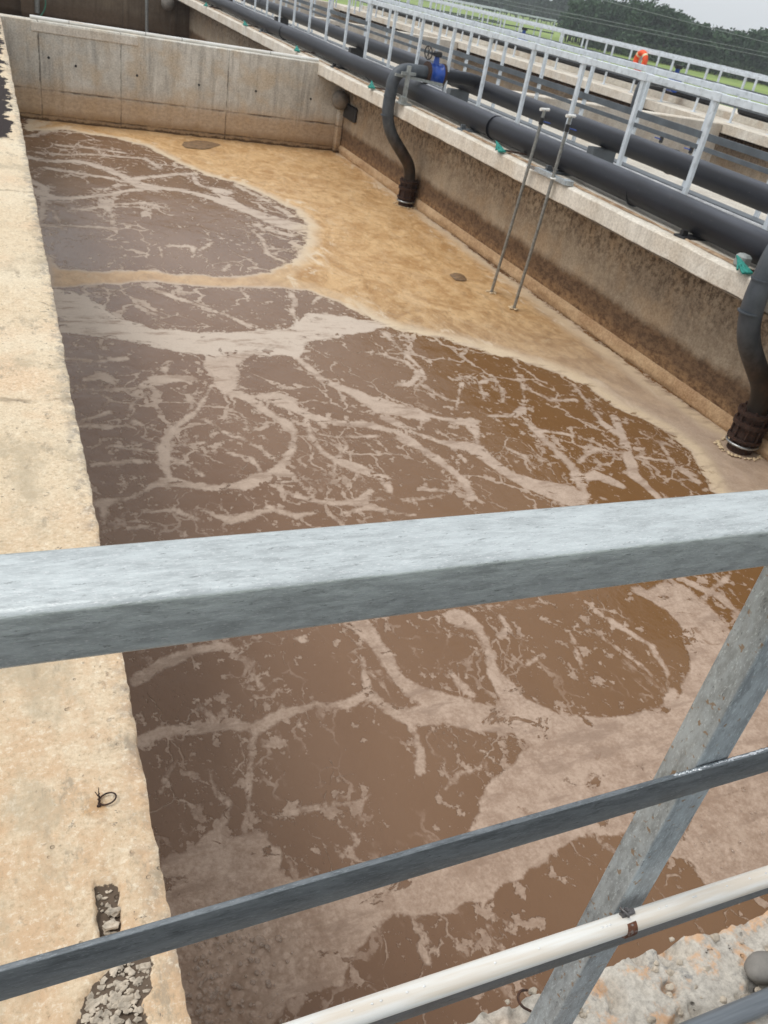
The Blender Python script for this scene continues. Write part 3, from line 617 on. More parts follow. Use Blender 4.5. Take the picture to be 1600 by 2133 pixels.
# floating scraps in the scum
for (px, py, rx, ry, lb, ang) in ((955, 579, 0.10, 0.14, 'small dark leaf clump floating on the tan scum left of the two measuring rods', 0.3), (418, 303, 0.24, 0.45, 'dark brown sludge patch floating on tan scum near the end wall', 0.75)):
    c0 = at(px, py, WZ); m = MB(); vs = []; n = 26
    for r_, zt in ((1.0, 0.002), (0.6, 0.022)):
        for k in range(n):
            a_ = 2*math.pi*k/n; rr_ = r_*(1+0.28*mn.noise(Vector((math.cos(a_)*1.7+px, math.sin(a_)*1.7, 0))))
            u, v_ = rx*rr_*math.cos(a_), ry*rr_*math.sin(a_); vs.append((c0[0]+u*math.cos(ang)+v_*math.sin(ang), c0[1]-u*math.sin(ang)+v_*math.cos(ang), WZ+0.012+zt))
    vs.append((c0[0], c0[1], WZ+0.038)); fs = [(k, (k+1) % n, n+(k+1) % n, n+k) for k in range(n)] + [(n+k, n+(k+1) % n, 2*n) for k in range(n)]
    m.add(vs, fs, True); o = m.build('sludge_patch', m_simple('sludge', (0.20, 0.12, 0.06), 0.6, 0, 0.4, 20, 0.004)); tag(o, lb, 'sludge')

# ------------------------------------------------------------------ left wall, near ledge
def strips(a, e, d0, g):
    r = [a]
    while r[-1] < e: r.append(r[-1]+d0+g*max(0, r[-1]-a))
    r[-1] = e; return np.array(r)
yl = strips(0.545, 16.0, 0.006, 0.0085); xl = np.concatenate([np.linspace(-0.6, -0.1, 26)[:-1], np.linspace(-0.1, 0.19, 62)])
LX, LY = np.meshgrid(xl, yl)
jag = (fbm(LY*6, LY*0+3, 4, 31)-0.5)*0.011 + (fbm(LY*40, LY*0+3, 4, 35)-0.5)*0.010
LXj = LX + jag*np.clip((LX-0.05)/0.14, 0, 1)
ed = np.clip((LX-0.13)/0.06, 0, 1); chip = np.clip(fbm(LX*14, LY*11, 4, 41)-0.50, 0, 1)*2.2
LZ = (fbm(LX*9, LY*9, 4, 51)-0.5)*0.003 - ed**1.5*chip*0.03*np.clip(fbm(LY*1.7, LX*0+2, 3, 43)*3-1.0, 0.15, 1) - ed**14*0.003
LZ -= np.clip(fbm(LX*22, LY*20, 3, 61)-0.70, 0, 1)*0.04
def pocket(X, Y, poly, soft):                               # sunk into the wall top
    return np.clip(poly_sdf(X, Y, np.array(poly))/soft+0.5, 0, 1)
pk1 = pocket(LX + (fbm(LX*50, LY*50, 2, 5)-0.5)*0.012, LY, [at(*p, 0)[:2] for p in ((196, 1842), (246, 1832), (252, 1935), (206, 1948))], 0.005)
pk2 = pocket(LX + (fbm(LX*40, LY*40, 3, 6)-0.5)*0.03, LY + (fbm(LX*40+5, LY*40, 3, 8)-0.5)*0.03, [at(*p, 0)[:2] for p in ((235, 1998), (312, 1985), (318, 2015), (300, 2150), (150, 2150), (170, 2080))], 0.012)
LZ = LZ - pk1*0.020 - pk2*0.010
rows = [LZ]; cols = 4
fx = []; 
wallX = np.concatenate([LXj[:, -1:], LXj[:, -1:]+0.002, LXj[:, -1:]-0.01, np.full((len(yl), 1), 0.17), np.full((len(yl), 1), 0.17)], 1)
wallY = np.concatenate([LY[:, -1:]]*5, 1)
dn = (fbm(LY[:, -1:]*30, LY[:, -1:]*0+9, 3, 71)-0.5)*0.02
wallZ = np.concatenate([LZ[:, -1:], LZ[:, -1:]-0.025, LZ[:, -1:]-0.07+dn, np.full((len(yl), 1), -0.16), np.full((len(yl), 1), -3.0)], 1)
pa = np.maximum(pk1, pk2)
mm = C_LEFT; t = mm.node_tree                                # mortar exposed at the bottom of the pockets
bs = [n for n in t.nodes if n.type == 'BSDF_PRINCIPLED'][0]; src = bs.inputs['Base Color'].links[0].from_socket
mxn = t.nodes.new('ShaderNodeMix'); mxn.data_type = 'RGBA'; att = t.nodes.new('ShaderNodeAttribute'); att.attribute_name = 'mortar'
nz_ = t.nodes.new('ShaderNodeTexNoise'); nz_.inputs['Scale'].default_value = 90; gg = t.nodes.new('ShaderNodeNewGeometry'); t.links.new(gg.outputs['Position'], nz_.inputs['Vector'])
ad_ = t.nodes.new('ShaderNodeMath'); ad_.operation = 'ADD'; t.links.new(att.outputs['Fac'], ad_.inputs[0]); t.links.new(nz_.outputs['Fac'], ad_.inputs[1])
mr_ = t.nodes.new('ShaderNodeMapRange'); t.links.new(ad_.outputs[0], mr_.inputs[0]); mr_.inputs[1].default_value = 1.03; mr_.inputs[2].default_value = 1.12
t.links.new(mr_.outputs[0], mxn.inputs[0]); t.links.new(src, mxn.inputs[6]); mxn.inputs[7].default_value = (0.13, 0.095, 0.068, 1); t.links.new(mxn.outputs[2], bs.inputs['Base Color'])
lw = empty('concrete_wall', (0.0, 8.0, -3.0), 'pale worn concrete dividing wall along the left with a broken edge and a gravel pocket', 'wall')
top = grid_mesh('wall_top', LXj, LY-8.0, LZ+3.0, C_LEFT, dict(mortar=pa)); top.parent = lw
sd_ = grid_mesh('wall_side', wallX, wallY-8.0, wallZ+3.0, C_LEFT); sd_.parent = lw
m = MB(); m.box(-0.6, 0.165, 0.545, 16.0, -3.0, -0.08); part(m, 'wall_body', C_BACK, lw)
m = MB(); random.seed(3)
for (poly, n, sz, zb) in ((((198, 1846), (243, 1838), (248, 1930), (208, 1942)), 24, 0.0065, -0.017), (((235, 2002), (306, 1995), (312, 2020), (292, 2140), (160, 2140), (180, 2080)), 210, 0.0070, -0.008)):
    P = np.array([at(*p, 0)[:2] for p in poly]); k = 0
    while k < n:
        x = random.uniform(P[:, 0].min(), P[:, 0].max()); y = random.uniform(P[:, 1].min(), P[:, 1].max())
        if poly_sdf(np.array([[x]]), np.array([[y]]), P)[0, 0] < 0: continue
        s_ = sz*random.choice((0.3, 0.4, 0.5, 0.7, 1.0)); m.blob((x, y, zb-s_*0.15), (s_*random.uniform(0.8, 1.3), s_*random.uniform(0.6, 1.1), s_*0.6), seed=k+n, amp=0.42, n=1, freq=1.6, smooth=False); k += 1
for (px, py, s_) in ((236, 1893, 0.0135), (233, 1921, 0.0125), (262, 2080, 0.016), (195, 2085, 0.013), (300, 2010, 0.011)):
    c0 = at(px, py, 0); m.blob((c0[0], c0[1], -0.010), (s_*1.1, s_*0.7, s_*0.6), seed=px, amp=0.5, n=2, freq=1.5, smooth=False)
tag(part(m, 'exposed_gravel', C_AGG, lw), kind='stuff')

yn = np.concatenate([np.linspace(-0.9, 0.3, 40)[:-1], np.linspace(0.3, 0.54, 60)]); xn = np.linspace(-0.6, 2.6, 520)
NX, NY = np.meshgrid(xn, yn)
jg = (fbm(NX*7, NX*0+1, 4, 81)-0.5)*0.05 + (fbm(NX*40, NX*0+1, 3, 85)-0.5)*0.014
NYj = NY + jg*np.clip((NY-0.38)/0.16, 0, 1); e2 = np.clip((NY-0.46)/0.08, 0, 1)
NZ = (fbm(NX*8, NY*8, 4, 91)-0.5)*0.016 - e2**1.4*np.clip(fbm(NX*16, NY*14, 4, 95)-0.45, 0, 1)*0.10 - np.clip(fbm(NX*17, NY*17, 3, 97)-0.60, 0, 1)*0.14 - np.clip(fbm(NX*60, NY*60, 3, 98)-0.6, 0, 1)*0.02
wob = (NX[-1:] > 0.19)
o2x = 1
NXs = np.concatenate([NX[-1:], NX[-1:], NX[-1:], NX[-1:]], 0); NYs = np.concatenate([NYj[-1:], NYj[-1:]+0.003, np.full((1, len(xn)), 0.53), np.full((1, len(xn)), 0.53)], 0)
NZs = np.concatenate([NZ[-1:], NZ[-1:]-0.05, np.full((1, len(xn)), -0.14), np.full((1, len(xn)), -3.0)], 0)
lg = empty('concrete_ledge', (1.0, 0.0, -3.0), 'rough pitted concrete ledge under the near railing at the lower right', 'ledge')
o = grid_mesh('ledge_top', NX-1.0, NYj, NZ+3.0, C_NEAR); o.parent = lg
o = grid_mesh('ledge_side', NXs-1.0, NYs, NZs+3.0, C_NEAR); o.parent = lg
m = MB(); random.seed(11)
for k in range(60):
    x = random.uniform(0.7, 1.6); y = random.uniform(0.40, 0.55)-abs(random.gauss(0, 0.03)); s_ = random.uniform(0.003, 0.011)
    m.blob((x, y, -0.004), (s_, s_*0.8, s_*0.7), seed=k, amp=0.35, n=2, smooth=False)
tag(part(m, 'exposed_gravel', C_AGG, lg), kind='stuff')

# ------------------------------------------------------------------ end wall, right wall, second cell
ew = empty('concrete_wall', (2.9, 16.15, -3.0), 'tall stained concrete wall closing the far end of the foamy basin', 'wall')
m = MB(); m.box(0.16, 5.965, 16.0, 16.28, -3.0, 0.0, bev=0.012); part(m, 'wall_face', C_END, ew)
m = MB(); m.box(0.62, 2.25, 15.982, 15.999, -0.15, -0.02, bev=0.006); part(m, 'top_band', C_COPE, ew)
m = MB()
for x, z in ((0.86, -0.50), (1.27, -0.57), (2.24, -0.59), (3.28, -0.61), (4.29, -0.59), (5.32, -0.6)):
    m.tube([(x, 15.994, z), (x, 15.9985, z)], [0.017, 0.021], 10)
part(m, 'tie_hole', BLACK, ew)
m = MB(); m.box(5.84, 5.955, 15.86, 15.995, -3.0, -0.62, bev=0.02); part(m, 'corner_pier', C_END, ew)
rw = empty('concrete_wall', (7.5, 14.0, -3.0), 'long shaded concrete wall under the overhanging coping on the right of the basin', 'wall')
m = MB()
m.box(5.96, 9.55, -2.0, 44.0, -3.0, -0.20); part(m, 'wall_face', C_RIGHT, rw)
cp = MB(); random.seed(5)
yc = strips(-2.0, 44.0, 0.08, 0.003); n = len(yc); prof = [(5.42, -0.193), (5.402, -0.180), (5.40, -0.02), (5.412, -0.006), (5.44, 0.0), (5.75, 0.0), (9.6, 0.0), (9.6, -0.193)]
CX = np.array([[p[0] for p in prof]]*n); CZ = np.array([[p[1] for p in prof]]*n); CY = np.repeat(yc[:, None], len(prof), 1)
jj = (fbm(yc*4, yc*0, 4, 3)-0.5)[:, None]*0.03; CX[:, :5] += jj; CZ[:, :6] += (fbm(yc*6, yc*0, 3, 13)-0.5)[:, None]*0.012
co_ = grid_mesh('coping', CX-7.5, CY-14.0, CZ+3.0, C_COPE, flip=True); co_.parent = rw
for p_ in co_.data.polygons: p_.use_smooth = False
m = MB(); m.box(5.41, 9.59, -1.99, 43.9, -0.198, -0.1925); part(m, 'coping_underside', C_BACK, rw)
fw = empty('concrete_wall', (3.0, 31.2, -3.0), 'dark shadowed concrete wall at the back of the second cell', 'wall')
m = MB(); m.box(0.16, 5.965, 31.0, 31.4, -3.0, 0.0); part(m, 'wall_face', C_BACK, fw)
m = MB(); m.box(3.9, 4.05, 30.93, 30.99, -3, -0.1); m.box(5.35, 5.5, 30.93, 30.99, -3, -0.1); part(m, 'rib', C_BACK, fw)
m = MB(); m.box(-0.6, 0.158, 16.0, 44.0, -3.0, 0.0, bev=0.01); tag(m.build('concrete_wall', C_SLAB), 'narrow pale concrete wall beyond the far left corner of the basin', 'wall')
yk = strips(-1.0, 16.0, 0.03, 0.002); zk = np.linspace(-1.46, -1.30, 9); KZ, KY = np.meshgrid(zk, yk)
bul = np.sin((KZ+1.46)/0.16*np.pi)**0.6; KX = 5.962 - 0.004 - bul*(0.018+0.05*np.clip(fbm(KY*2.2, KZ*9, 4, 111)-0.3, 0, 1)) - bul*(fbm(KY*14, KZ*22, 3, 113)-0.5)*0.035
CRUST = m_concrete('dried_scum', (0.52, 0.35, 0.20), (0.34, 0.20, 0.10), (0.62, 0.45, 0.28), streaks=0.0, warm=(0.30, 0.16, 0.08, 0.6), bump=0.01)
kr = grid_mesh('scum_crust', KX-7.5, KY-14.0, KZ+3.0, CRUST, flip=True); kr.parent = rw
# mud skin along the coping top: slumped brown ridges
b = NB('brown_silt'); a = b.noise(b.P, 8, 5, 0.7); SILT = b.fin(b.mix(b.ramp(a, 0.35, 0.65), (0.20, 0.115, 0.06), (0.40, 0.29, 0.19)), 0.9, 0, b.bump(a, 0.01))
m = MB(); ysl = np.arange(4.0, 30, 0.08); vs = []; fs = []
for i, y in enumerate(ysl):
    wv_ = 0.03+0.05*mn.noise(Vector((y*0.9, 3, 0)))+0.02*mn.noise(Vector((y*5, 3, 0))); wv_ = max(0.006, wv_); xc = 5.535+0.015*mn.noise(Vector((y*1.3, 7, 0)))
    for dx, dz in ((-wv_, 0.004), (-wv_*0.4, 0.016), (wv_*0.5, 0.016), (wv_, 0.004)): vs.append((xc+dx, y, dz))
    if i: 
        q = i*4
        for k in range(3): fs.append((q+k-4, q+k-3, q+k+1, q+k))
m.add(vs, fs, True); part(m, 'silt_line', SILT, rw)

# ------------------------------------------------------------------ neighbouring tanks, slabs and ground
m = MB(); m.box(15.1, 19.6, -2.0, 44.0, -0.19, 0.0); o = m.build('walkway', C_COPE); tag(o, kind='structure')
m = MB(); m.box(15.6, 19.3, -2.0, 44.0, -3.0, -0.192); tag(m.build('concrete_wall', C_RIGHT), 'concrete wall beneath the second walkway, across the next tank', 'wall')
for y, lb in ((16.05, 'pale cross wall in the next tank nearer the camera'), (44.1, 'far closing cross wall behind all the tanks')):
    m = MB(); m.box(9.6 if y < 40 else -0.6, 15.1 if y < 40 else 19.6, y, y+0.3, -3.0, 0.0, bev=0.02); tag(m.build('concrete_wall', C_COPE), lb, 'wall')
m = MB(); m.box(9.6, 15.1, 29.9, 30.2, -3.0, 0.0, bev=0.02); tag(m.build('concrete_wall', C_COPE), 'cross wall in the next tank farther from the camera', 'wall')
b = NB('dark_reflection_floor'); a = b.noise(b.P, 20, 4, 0.6); REFLECT_DARK = b.fin(b.mix(b.ramp(a, 0.3, 0.7), (0.05, 0.052, 0.055), (0.09, 0.09, 0.092)), 0.7)
m = MB(); m.box(-12, 30, -9.0, 0.26, -0.06, 0.02); tag(m.build('walkway', REFLECT_DARK), kind='structure')  # unseen floor, added dark for the near rail's front face to reflect
m = MB(); m.box(16.25, 16.5, 2.0, 43.0, 0.0, 0.15, bev=0.01)
tag(m.build('concrete_plinth', C_SLAB), 'low pale concrete plinth running under the distant grey pipe', 'plinth')
b = NB('rough_grass'); a = b.noise(b.P, 0.09, 5, 0.65); a2 = b.noise(b.P, 0.7, 4, 0.7)
GRASS = b.fin(b.mix(b.ramp(a2, 0.3, 0.7, 0, 0.5), b.mix(b.ramp(a, 0.4, 0.6), (0.15, 0.24, 0.045), (0.24, 0.34, 0.07)), (0.26, 0.30, 0.09)), 0.95)
m = MB(); m.add([(-1500, -1500, -3.0), (1500, -1500, -3.0), (1500, 1500, -3.0), (-1500, 1500, -3.0)], [(0, 1, 2, 3)]); tag(m.build('ground', GRASS), kind='structure')

# ------------------------------------------------------------------ near railing
def rrect(w_, h_, r, seg=5):
    pts = []
    for cx, cy, a0 in ((w_/2-r, h_/2-r, 0), (-w_/2+r, h_/2-r, 90), (-w_/2+r, -h_/2+r, 180), (w_/2-r, -h_/2+r, 270)):
        for k in range(seg+1):
            a_ = math.radians(a0+90*k/seg); pts.append((cx+r*math.cos(a_), cy+r*math.sin(a_)))
    return pts
def sweep(mb, prof, p0, p1, up=(0, 0, 1), n=2, dent=0.0):
    p0 = Vector(p0); p1 = Vector(p1); d = (p1-p0).normalized(); u = Vector(up); r = d.cross(u).normalized(); u = r.cross(d).normalized()
    k = len(prof); vs = []
    for i in range(n):
        c = p0.lerp(p1, i/(n-1))
        for (a, b_) in prof:
            dd = dent*mn.noise(Vector((c.x*9+a*40, c.y*9+b_*40, c.z*9))) if dent else 0
            vs.append(c + r*a*(1+dd) + u*b_*(1+dd))
    fs = []
    for i in range(n-1):
        for j in range(k):
            fs.append((i*k+j, (i+1)*k+j, (i+1)*k+(j+1) % k, i*k+(j+1) % k))
    mb.add(vs, fs, True); mb.add(vs[:k], [tuple(range(k))]); mb.add(vs[-k:], [tuple(reversed(range(k)))])
RAILZ = 1.5-0.352; RY0, RY1 = 0.416, 0.479
nr = empty('guard_railing', (0.73, 0.445, 0.0), 'galvanised steel guard railing in the foreground crossing the whole picture', 'railing')
m = MB(); zb = 1.5-0.352-0.0475
sweep(m, rrect(RY1-RY0, RAILZ-zb, 0.0055), (-2.2, (RY0+RY1)/2, (RAILZ+zb)/2), (3.2, (RY0+RY1)/2, (RAILZ+zb)/2), n=60, dent=0.006)
o = part(m, 'top_rail', GALV_X, nr); tag(o, 'thick square galvanised top rail with scratches')
m = MB(); sweep(m, rrect(0.050, 0.044, 0.003, 3), (0.728, 0.447, -0.01), (0.728, 0.447, zb), up=(0, 1, 0), n=30, dent=0.006); part(m, 'post', GALV_Z, nr)
m = MB(); sweep(m, rrect(0.050, 0.044, 0.003, 3), (-1.47, 0.447, -0.01), (-1.47, 0.447, zb), up=(0, 1, 0), n=4); part(m, 'post', GALV_Z, nr)
m = MB(); sweep(m, rrect(0.006, 0.047, 0.0012, 2), (-2.2, 0.4205, 0.645), (3.2, 0.4205, 0.872), n=40, dent=0.01); part(m, 'middle_rail', GALV_D, nr)
m = MB(); sweep(m, rrect(0.005, 0.050, 0.0012, 2), (-2.2, 0.4205, 0.418), (3.2, 0.4205, 0.418), n=40, dent=0.01); part(m, 'lower_rail', GALV_D, nr)
m = MB(); random.seed(4)                                       # lumpy weld bead; its bright run also paints the bar's top-edge highlight
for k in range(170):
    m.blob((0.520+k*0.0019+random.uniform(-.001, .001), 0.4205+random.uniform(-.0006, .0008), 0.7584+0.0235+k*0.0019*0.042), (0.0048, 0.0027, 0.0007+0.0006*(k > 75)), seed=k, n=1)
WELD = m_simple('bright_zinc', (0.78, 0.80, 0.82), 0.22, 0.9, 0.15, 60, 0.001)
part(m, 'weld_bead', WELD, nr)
m = MB(); m.box(0.64, 0.82, 0.39, 0.50, -0.012, -0.004, bev=0.001); part(m, 'base_plate', GALV_D, nr)
wp = empty('white_pipe', (0.7, 0.392, 0.50), 'thin white plastic water pipe clamped along the near railing', 'pipe')
m = MB(); pw = []
for i in range(50):
    x = -2.2+5.4*i/49; pw.append((x, 0.3975+0.0015*math.sin(x*3), 0.505+0.003*math.sin(x*2.3+1)))
m.tube(pw, 0.0138, 24); part(m, 'pipe_run', PVC, wp)
m = MB(); random.seed(9)
for k in range(26): 
    x = random.uniform(0.2, 1.4); m.blob((x, 0.3975, 0.505+0.0138+0.003*math.sin(x*2.3+1)), (0.0022, 0.0016, 0.0011), seed=k, n=1)
tag(part(m, 'water_drops', m_simple('drop', (0.8, 0.8, 0.78), 0.1), wp), kind='stuff')
cl_ = MB(); cx = 0.693; cc = (cx, 0.3975, 0.5045)
cl_.tube([(cx-0.0075, cc[1], cc[2]), (cx+0.0075, cc[1], cc[2])], 0.0152, 26)
clo = part(cl_, 'pipe_clamp', m_simple('rusty_clamp', (0.14, 0.055, 0.028), 0.5, 0.5, 0.5, 70, 0.0004, dirt=(0.40, 0.40, 0.39)), wp)
m = MB(); m.tube([(cx-0.010, 0.404, 0.5205), (cx+0.010, 0.404, 0.5225)], 0.0042, 12); m.tube([(cx-0.004, 0.404, 0.517), (cx-0.002, 0.406, 0.529)], 0.0035, 10); m.ring((cx-0.006, 0.404, 0.526), (0.6, 0.2, 0.4), 0.007, 0.0016, 18, 6)
o = part(m, 'screw', BOLT, wp)
o.parent = clo; o.location = (0, 0, 0)
cn = MB(); cn.tube([(-2.5, 0.383, 0.022), (3.3, 0.383, 0.022)], 0.0195, 24); cn.tube([(1.75, 0.383, 0.022), (1.82, 0.383, 0.022)], 0.0225, 24)
tag(cn.build('conduit', CONDUIT), 'smooth grey plastic conduit lying on the ledge at the lower right corner', 'conduit')
m = MB(); c0 = at(1578, 2018, 0.01); m.blob((c0[0]+0.018, c0[1]-0.002, 0.008), (0.046, 0.030, 0.024), seed=4, amp=0.16, n=3, freq=0.9)
tag(m.build('stone', STONE), 'smooth grey river stone resting on the ledge beside the grey conduit', 'stone')
m = MB(); h0 = at(1082, 2090, 0.0); P = [(h0[0]+0.020, h0[1]+0.012, 0.012), (h0[0]+0.004, h0[1]+0.014, 0.016), (h0[0]-0.006, h0[1]+0.004, 0.012), (h0[0]-0.002, h0[1]-0.010, 0.008), (h0[0]+0.012, h0[1]-0.020, 0.004)]
m.tube(arc_path(P, 0.008, 5), 0.0024, 10); tag(m.build('rebar_hook', RUST), 'rusty bent rebar hook poking from the ledge at the foot of the post', 'rebar')
# rusty wire ring on the left wall
r0 = at(222, 1668, 0.0); m = MB(); rad = 0.0135
pts = []
for k in range(33):
    a_ = 2*math.pi*(k/32)*0.97-math.pi+0.1; pts.append((r0[0]+0.002+rad*1.25*math.cos(a_), r0[1]+rad*math.sin(a_), 0.006+0.004*math.cos(a_)))
m.tube(pts, 0.0018, 8); kx, ky = pts[0][0], pts[0][1]
for q in range(14):
    a_ = q*1.3; pass
hel = [(kx+0.0018*math.cos(q*0.9), ky-0.008+q*0.0009, 0.004+0.0018*math.sin(q*0.9)+q*0.0006) for q in range(22)]
m.tube(hel, 0.0017, 8); m.tube([(kx, ky+0.004, 0.012), (kx+0.002, ky+0.022, 0.020)], 0.0010, 6); m.tube([(kx, ky+0.006, 0.012), (kx-0.006, ky+0.016, 0.017)], 0.0010, 6)
m.blob((kx-0.001, ky-0.009, 0.003), (0.004, 0.0035, 0.003), 3, n=2)
tag(m.build('wire_ring', RUST), 'small rusty twisted wire ring sticking out of the pale wall top', 'wire')

# ------------------------------------------------------------------ fences on the walkways
def fence(label, x, y0, y1, step, ztop, rails, z0=0.0, w_=0.055, first=None, group=None, railh=0.066, mat=FENCE, sleeves=True, dirx=False, n_lbl=None):
    def T(a, b_): return (b_, x) if dirx else (x, b_)
    root = empty('walkway_fence', ((y0+y1)/2 if dirx else x, x if dirx else (y0+y1)/2, z0), label, 'fence', group)
    m = MB()
    if dirx: m.box(y0-0.03, y1+0.03, x-w_/2, x+w_/2, ztop-railh, ztop, bev=0.004)
    else: m.box(x-w_/2, x+w_/2, y0-0.03, y1+0.03, ztop-railh, ztop, bev=0.004)
    part(m, 'top_rail', mat, root)
    ps = []
    y = first if first is not None else y0
    m = MB(); pw = 0.036; pd = 0.05
    if dirx: m.box(-pd/2, pd/2, -pw/2, pw/2, 0, ztop-railh-z0)
    else: m.box(-pw/2, pw/2, -pd/2, pd/2, 0, ztop-railh-z0)
    m.box(-0.06, 0.06, -0.06, 0.06, 0, 0.012)
    base = m.build('post', mat, root); n_ = 0
    ms = MB(); ms.box(-w_/2-0.006, w_/2+0.006, -0.07, 0.07, ztop-railh-0.004-z0, ztop+0.004-z0, bev=0.003) if not dirx else ms.box(-0.07, 0.07, -w_/2-0.006, w_/2+0.006, ztop-railh-0.004-z0, ztop+0.004-z0, bev=0.003)
    slv = ms.build('joint_sleeve', mat, base) if sleeves else None
    while y <= y1+0.001:
        o = base if n_ == 0 else base.copy()
        if n_: 
            COL.objects.link(o); o.parent = root
            if slv: s2 = slv.copy(); COL.objects.link(s2); s2.parent = o
        o.location = (y-root.location.x, 0, 0) if dirx else (0, y-root.location.y, 0); n_ += 1; y += step
    for (zr, hr, tr) in rails:
        m = MB()
        if dirx: m.box(y0, y1, x-w_/2-tr, x-w_/2+0.002, zr-hr/2, zr+hr/2)
        else: m.box(x-w_/2-tr, x-w_/2+0.004, y0, y1, zr-hr/2, zr+hr/2, bev=0.002)
        part(m, 'lower_rail', FENCE_DK, root)
    return root
fence('light grey steel fence standing between the two large black pipes', 6.1, 4.3, 43.4, 1.118, 1.12, [], first=4.43)
fence('grey fence with dark flat bars behind the rear black pipe', 7.35, 3.6, 43.4, 1.21, 1.12, [(0.60, 0.075, 0.01), (0.475, 0.05, 0.01)], first=4.45)
fence('second walkway fence across the next tank with a lifebuoy', 15.6, 6.0, 43.4, 1.3, 1.03, [(0.68, 0.06, 0.01), (0.36, 0.08, 0.01)], railh=0.07, w_=0.06)
fence('farther fence on the second walkway against the green field', 17.2, 6.0, 43.4, 1.3, 1.03, [(0.62, 0.06, 0.01)], railh=0.07, w_=0.06)
fence('distant fence crossing behind the tanks at the top of the picture', 37.0, -0.5, 23.3, 0.95, 1.12, [(0.6, 0.05, 0.01)], dirx=True)
fence('farthest fence crossing behind the tanks, second from the top', 39.5, -0.5, 22.0, 1.1, 1.12, [(0.6, 0.05, 0.01)], dirx=True)
# blocky end posts visible through the fence as sampling valves on the next tank
# ------------------------------------------------------------------ big pipes
def straight_pipe(name, label, pts, r, mat, group=None, flanges=(), supports=(), sup_x=None):
    L = Vector(pts[len(pts)//2]); root = empty(name, (L.x, L.y, 0), label, 'pipe', group)
    m = MB(); m.tube(pts, r, 28); part(m, 'pipe_run', mat, root)
    for y in flanges:
        m = MB(); c = [p for p in pts][0]; m.tube([(c[0], y-0.012, c[2]), (c[0], y+0.012, c[2])], r*1.05, 28); part(m, 'weld_joint', mat, root)
    for y in supports:
        m = MB(); c = pts[0]; m.box(c[0]-r-0.10, c[0]+r*0.9, y-0.07, y+0.07, 0.001, max(0.022, c[2]-r-0.001), bev=0.004)
        m.box(c[0]-r-0.08, c[0]-r-0.02, y-0.02, y+0.02, 0.02, 0.07)
        part(m, 'pipe_support', FENCE_DK if y % 2 < 1 else BLACK, root)
    return root
yy = np.arange(4.3, 44, 0.8)
fp = [(5.735+0.012*math.sin(y*0.8), y, 0.158+0.006*math.sin(y*1.1)) for y in yy]
straight_pipe('black_pipe', 'thick black air pipe lying on the coping at the edge of the basin', fp, 0.134, HDPE, flanges=(6.9, 9.9, 14.2, 19.4), supports=(5.9, 8.24, 10.4, 15.6, 20.6, 25.8))
rp = [(6.72+0.008*math.sin(y*0.6), y, 0.335+0.006*math.sin(y*0.9+1)) for y in np.arange(2.0, 44, 0.8)]
straight_pipe('black_pipe', 'raised black air pipe running between the two nearest fences', rp, 0.122, HDPE_W, flanges=(7.7, 13.2, 19, 25), supports=(5.3, 8.9, 12.9, 17.5, 23, 29))
m = MB(); m.tube([(6.98, 2.0, 0.028), (6.98, 43, 0.028)], 0.026, 16); o = m.build('white_pipe', m_simple('bright_white_plastic', (0.82, 0.82, 0.86), 0.4)); tag(o, 'thin bright white pipe on the slab beneath the raised black pipe', 'pipe')
m = MB(); m.box(7.06, 7.24, 2.0, 43.0, 0.001, 0.05, bev=0.004); tag(m.build('shade_strip', FENCE_DK), 'flat dark strip painted in for the shade below the raised black pipe', 'shade strip')  # dark strip standing in for the shadow below the raised pipe
gp = [(16.38, y, 0.275) for y in np.arange(18.0, 43, 1.0)]
straight_pipe('grey_pipe', 'distant grey air pipe on the second walkway behind its fence', gp, 0.12, HDPE_W)
gp = [(16.38, y, 0.275) for y in np.arange(3.0, 17.2, 1.0)]
straight_pipe('grey_pipe', 'nearer length of grey pipe on the second walkway at the right edge', gp, 0.12, HDPE_W)
m = MB(); wpth = [(0.62, 16.20, 0.026), (5.45, 16.20, 0.026)]; 
wr = empty('white_pipe', (3.0, 16.2, 0), 'white plastic pipe lying along the top of the far end wall', 'pipe')
m.tube(wpth, 0.026, 18); part(m, 'pipe_run', PVC, wr)
for x in (1.2, 2.4, 3.0, 4.55): 
    m = MB(); m.ring((x, 16.2, 0.026), (1, 0, 0), 0.0275, 0.004, 20, 6); part(m, 'pipe_strap', BOLT, wr)

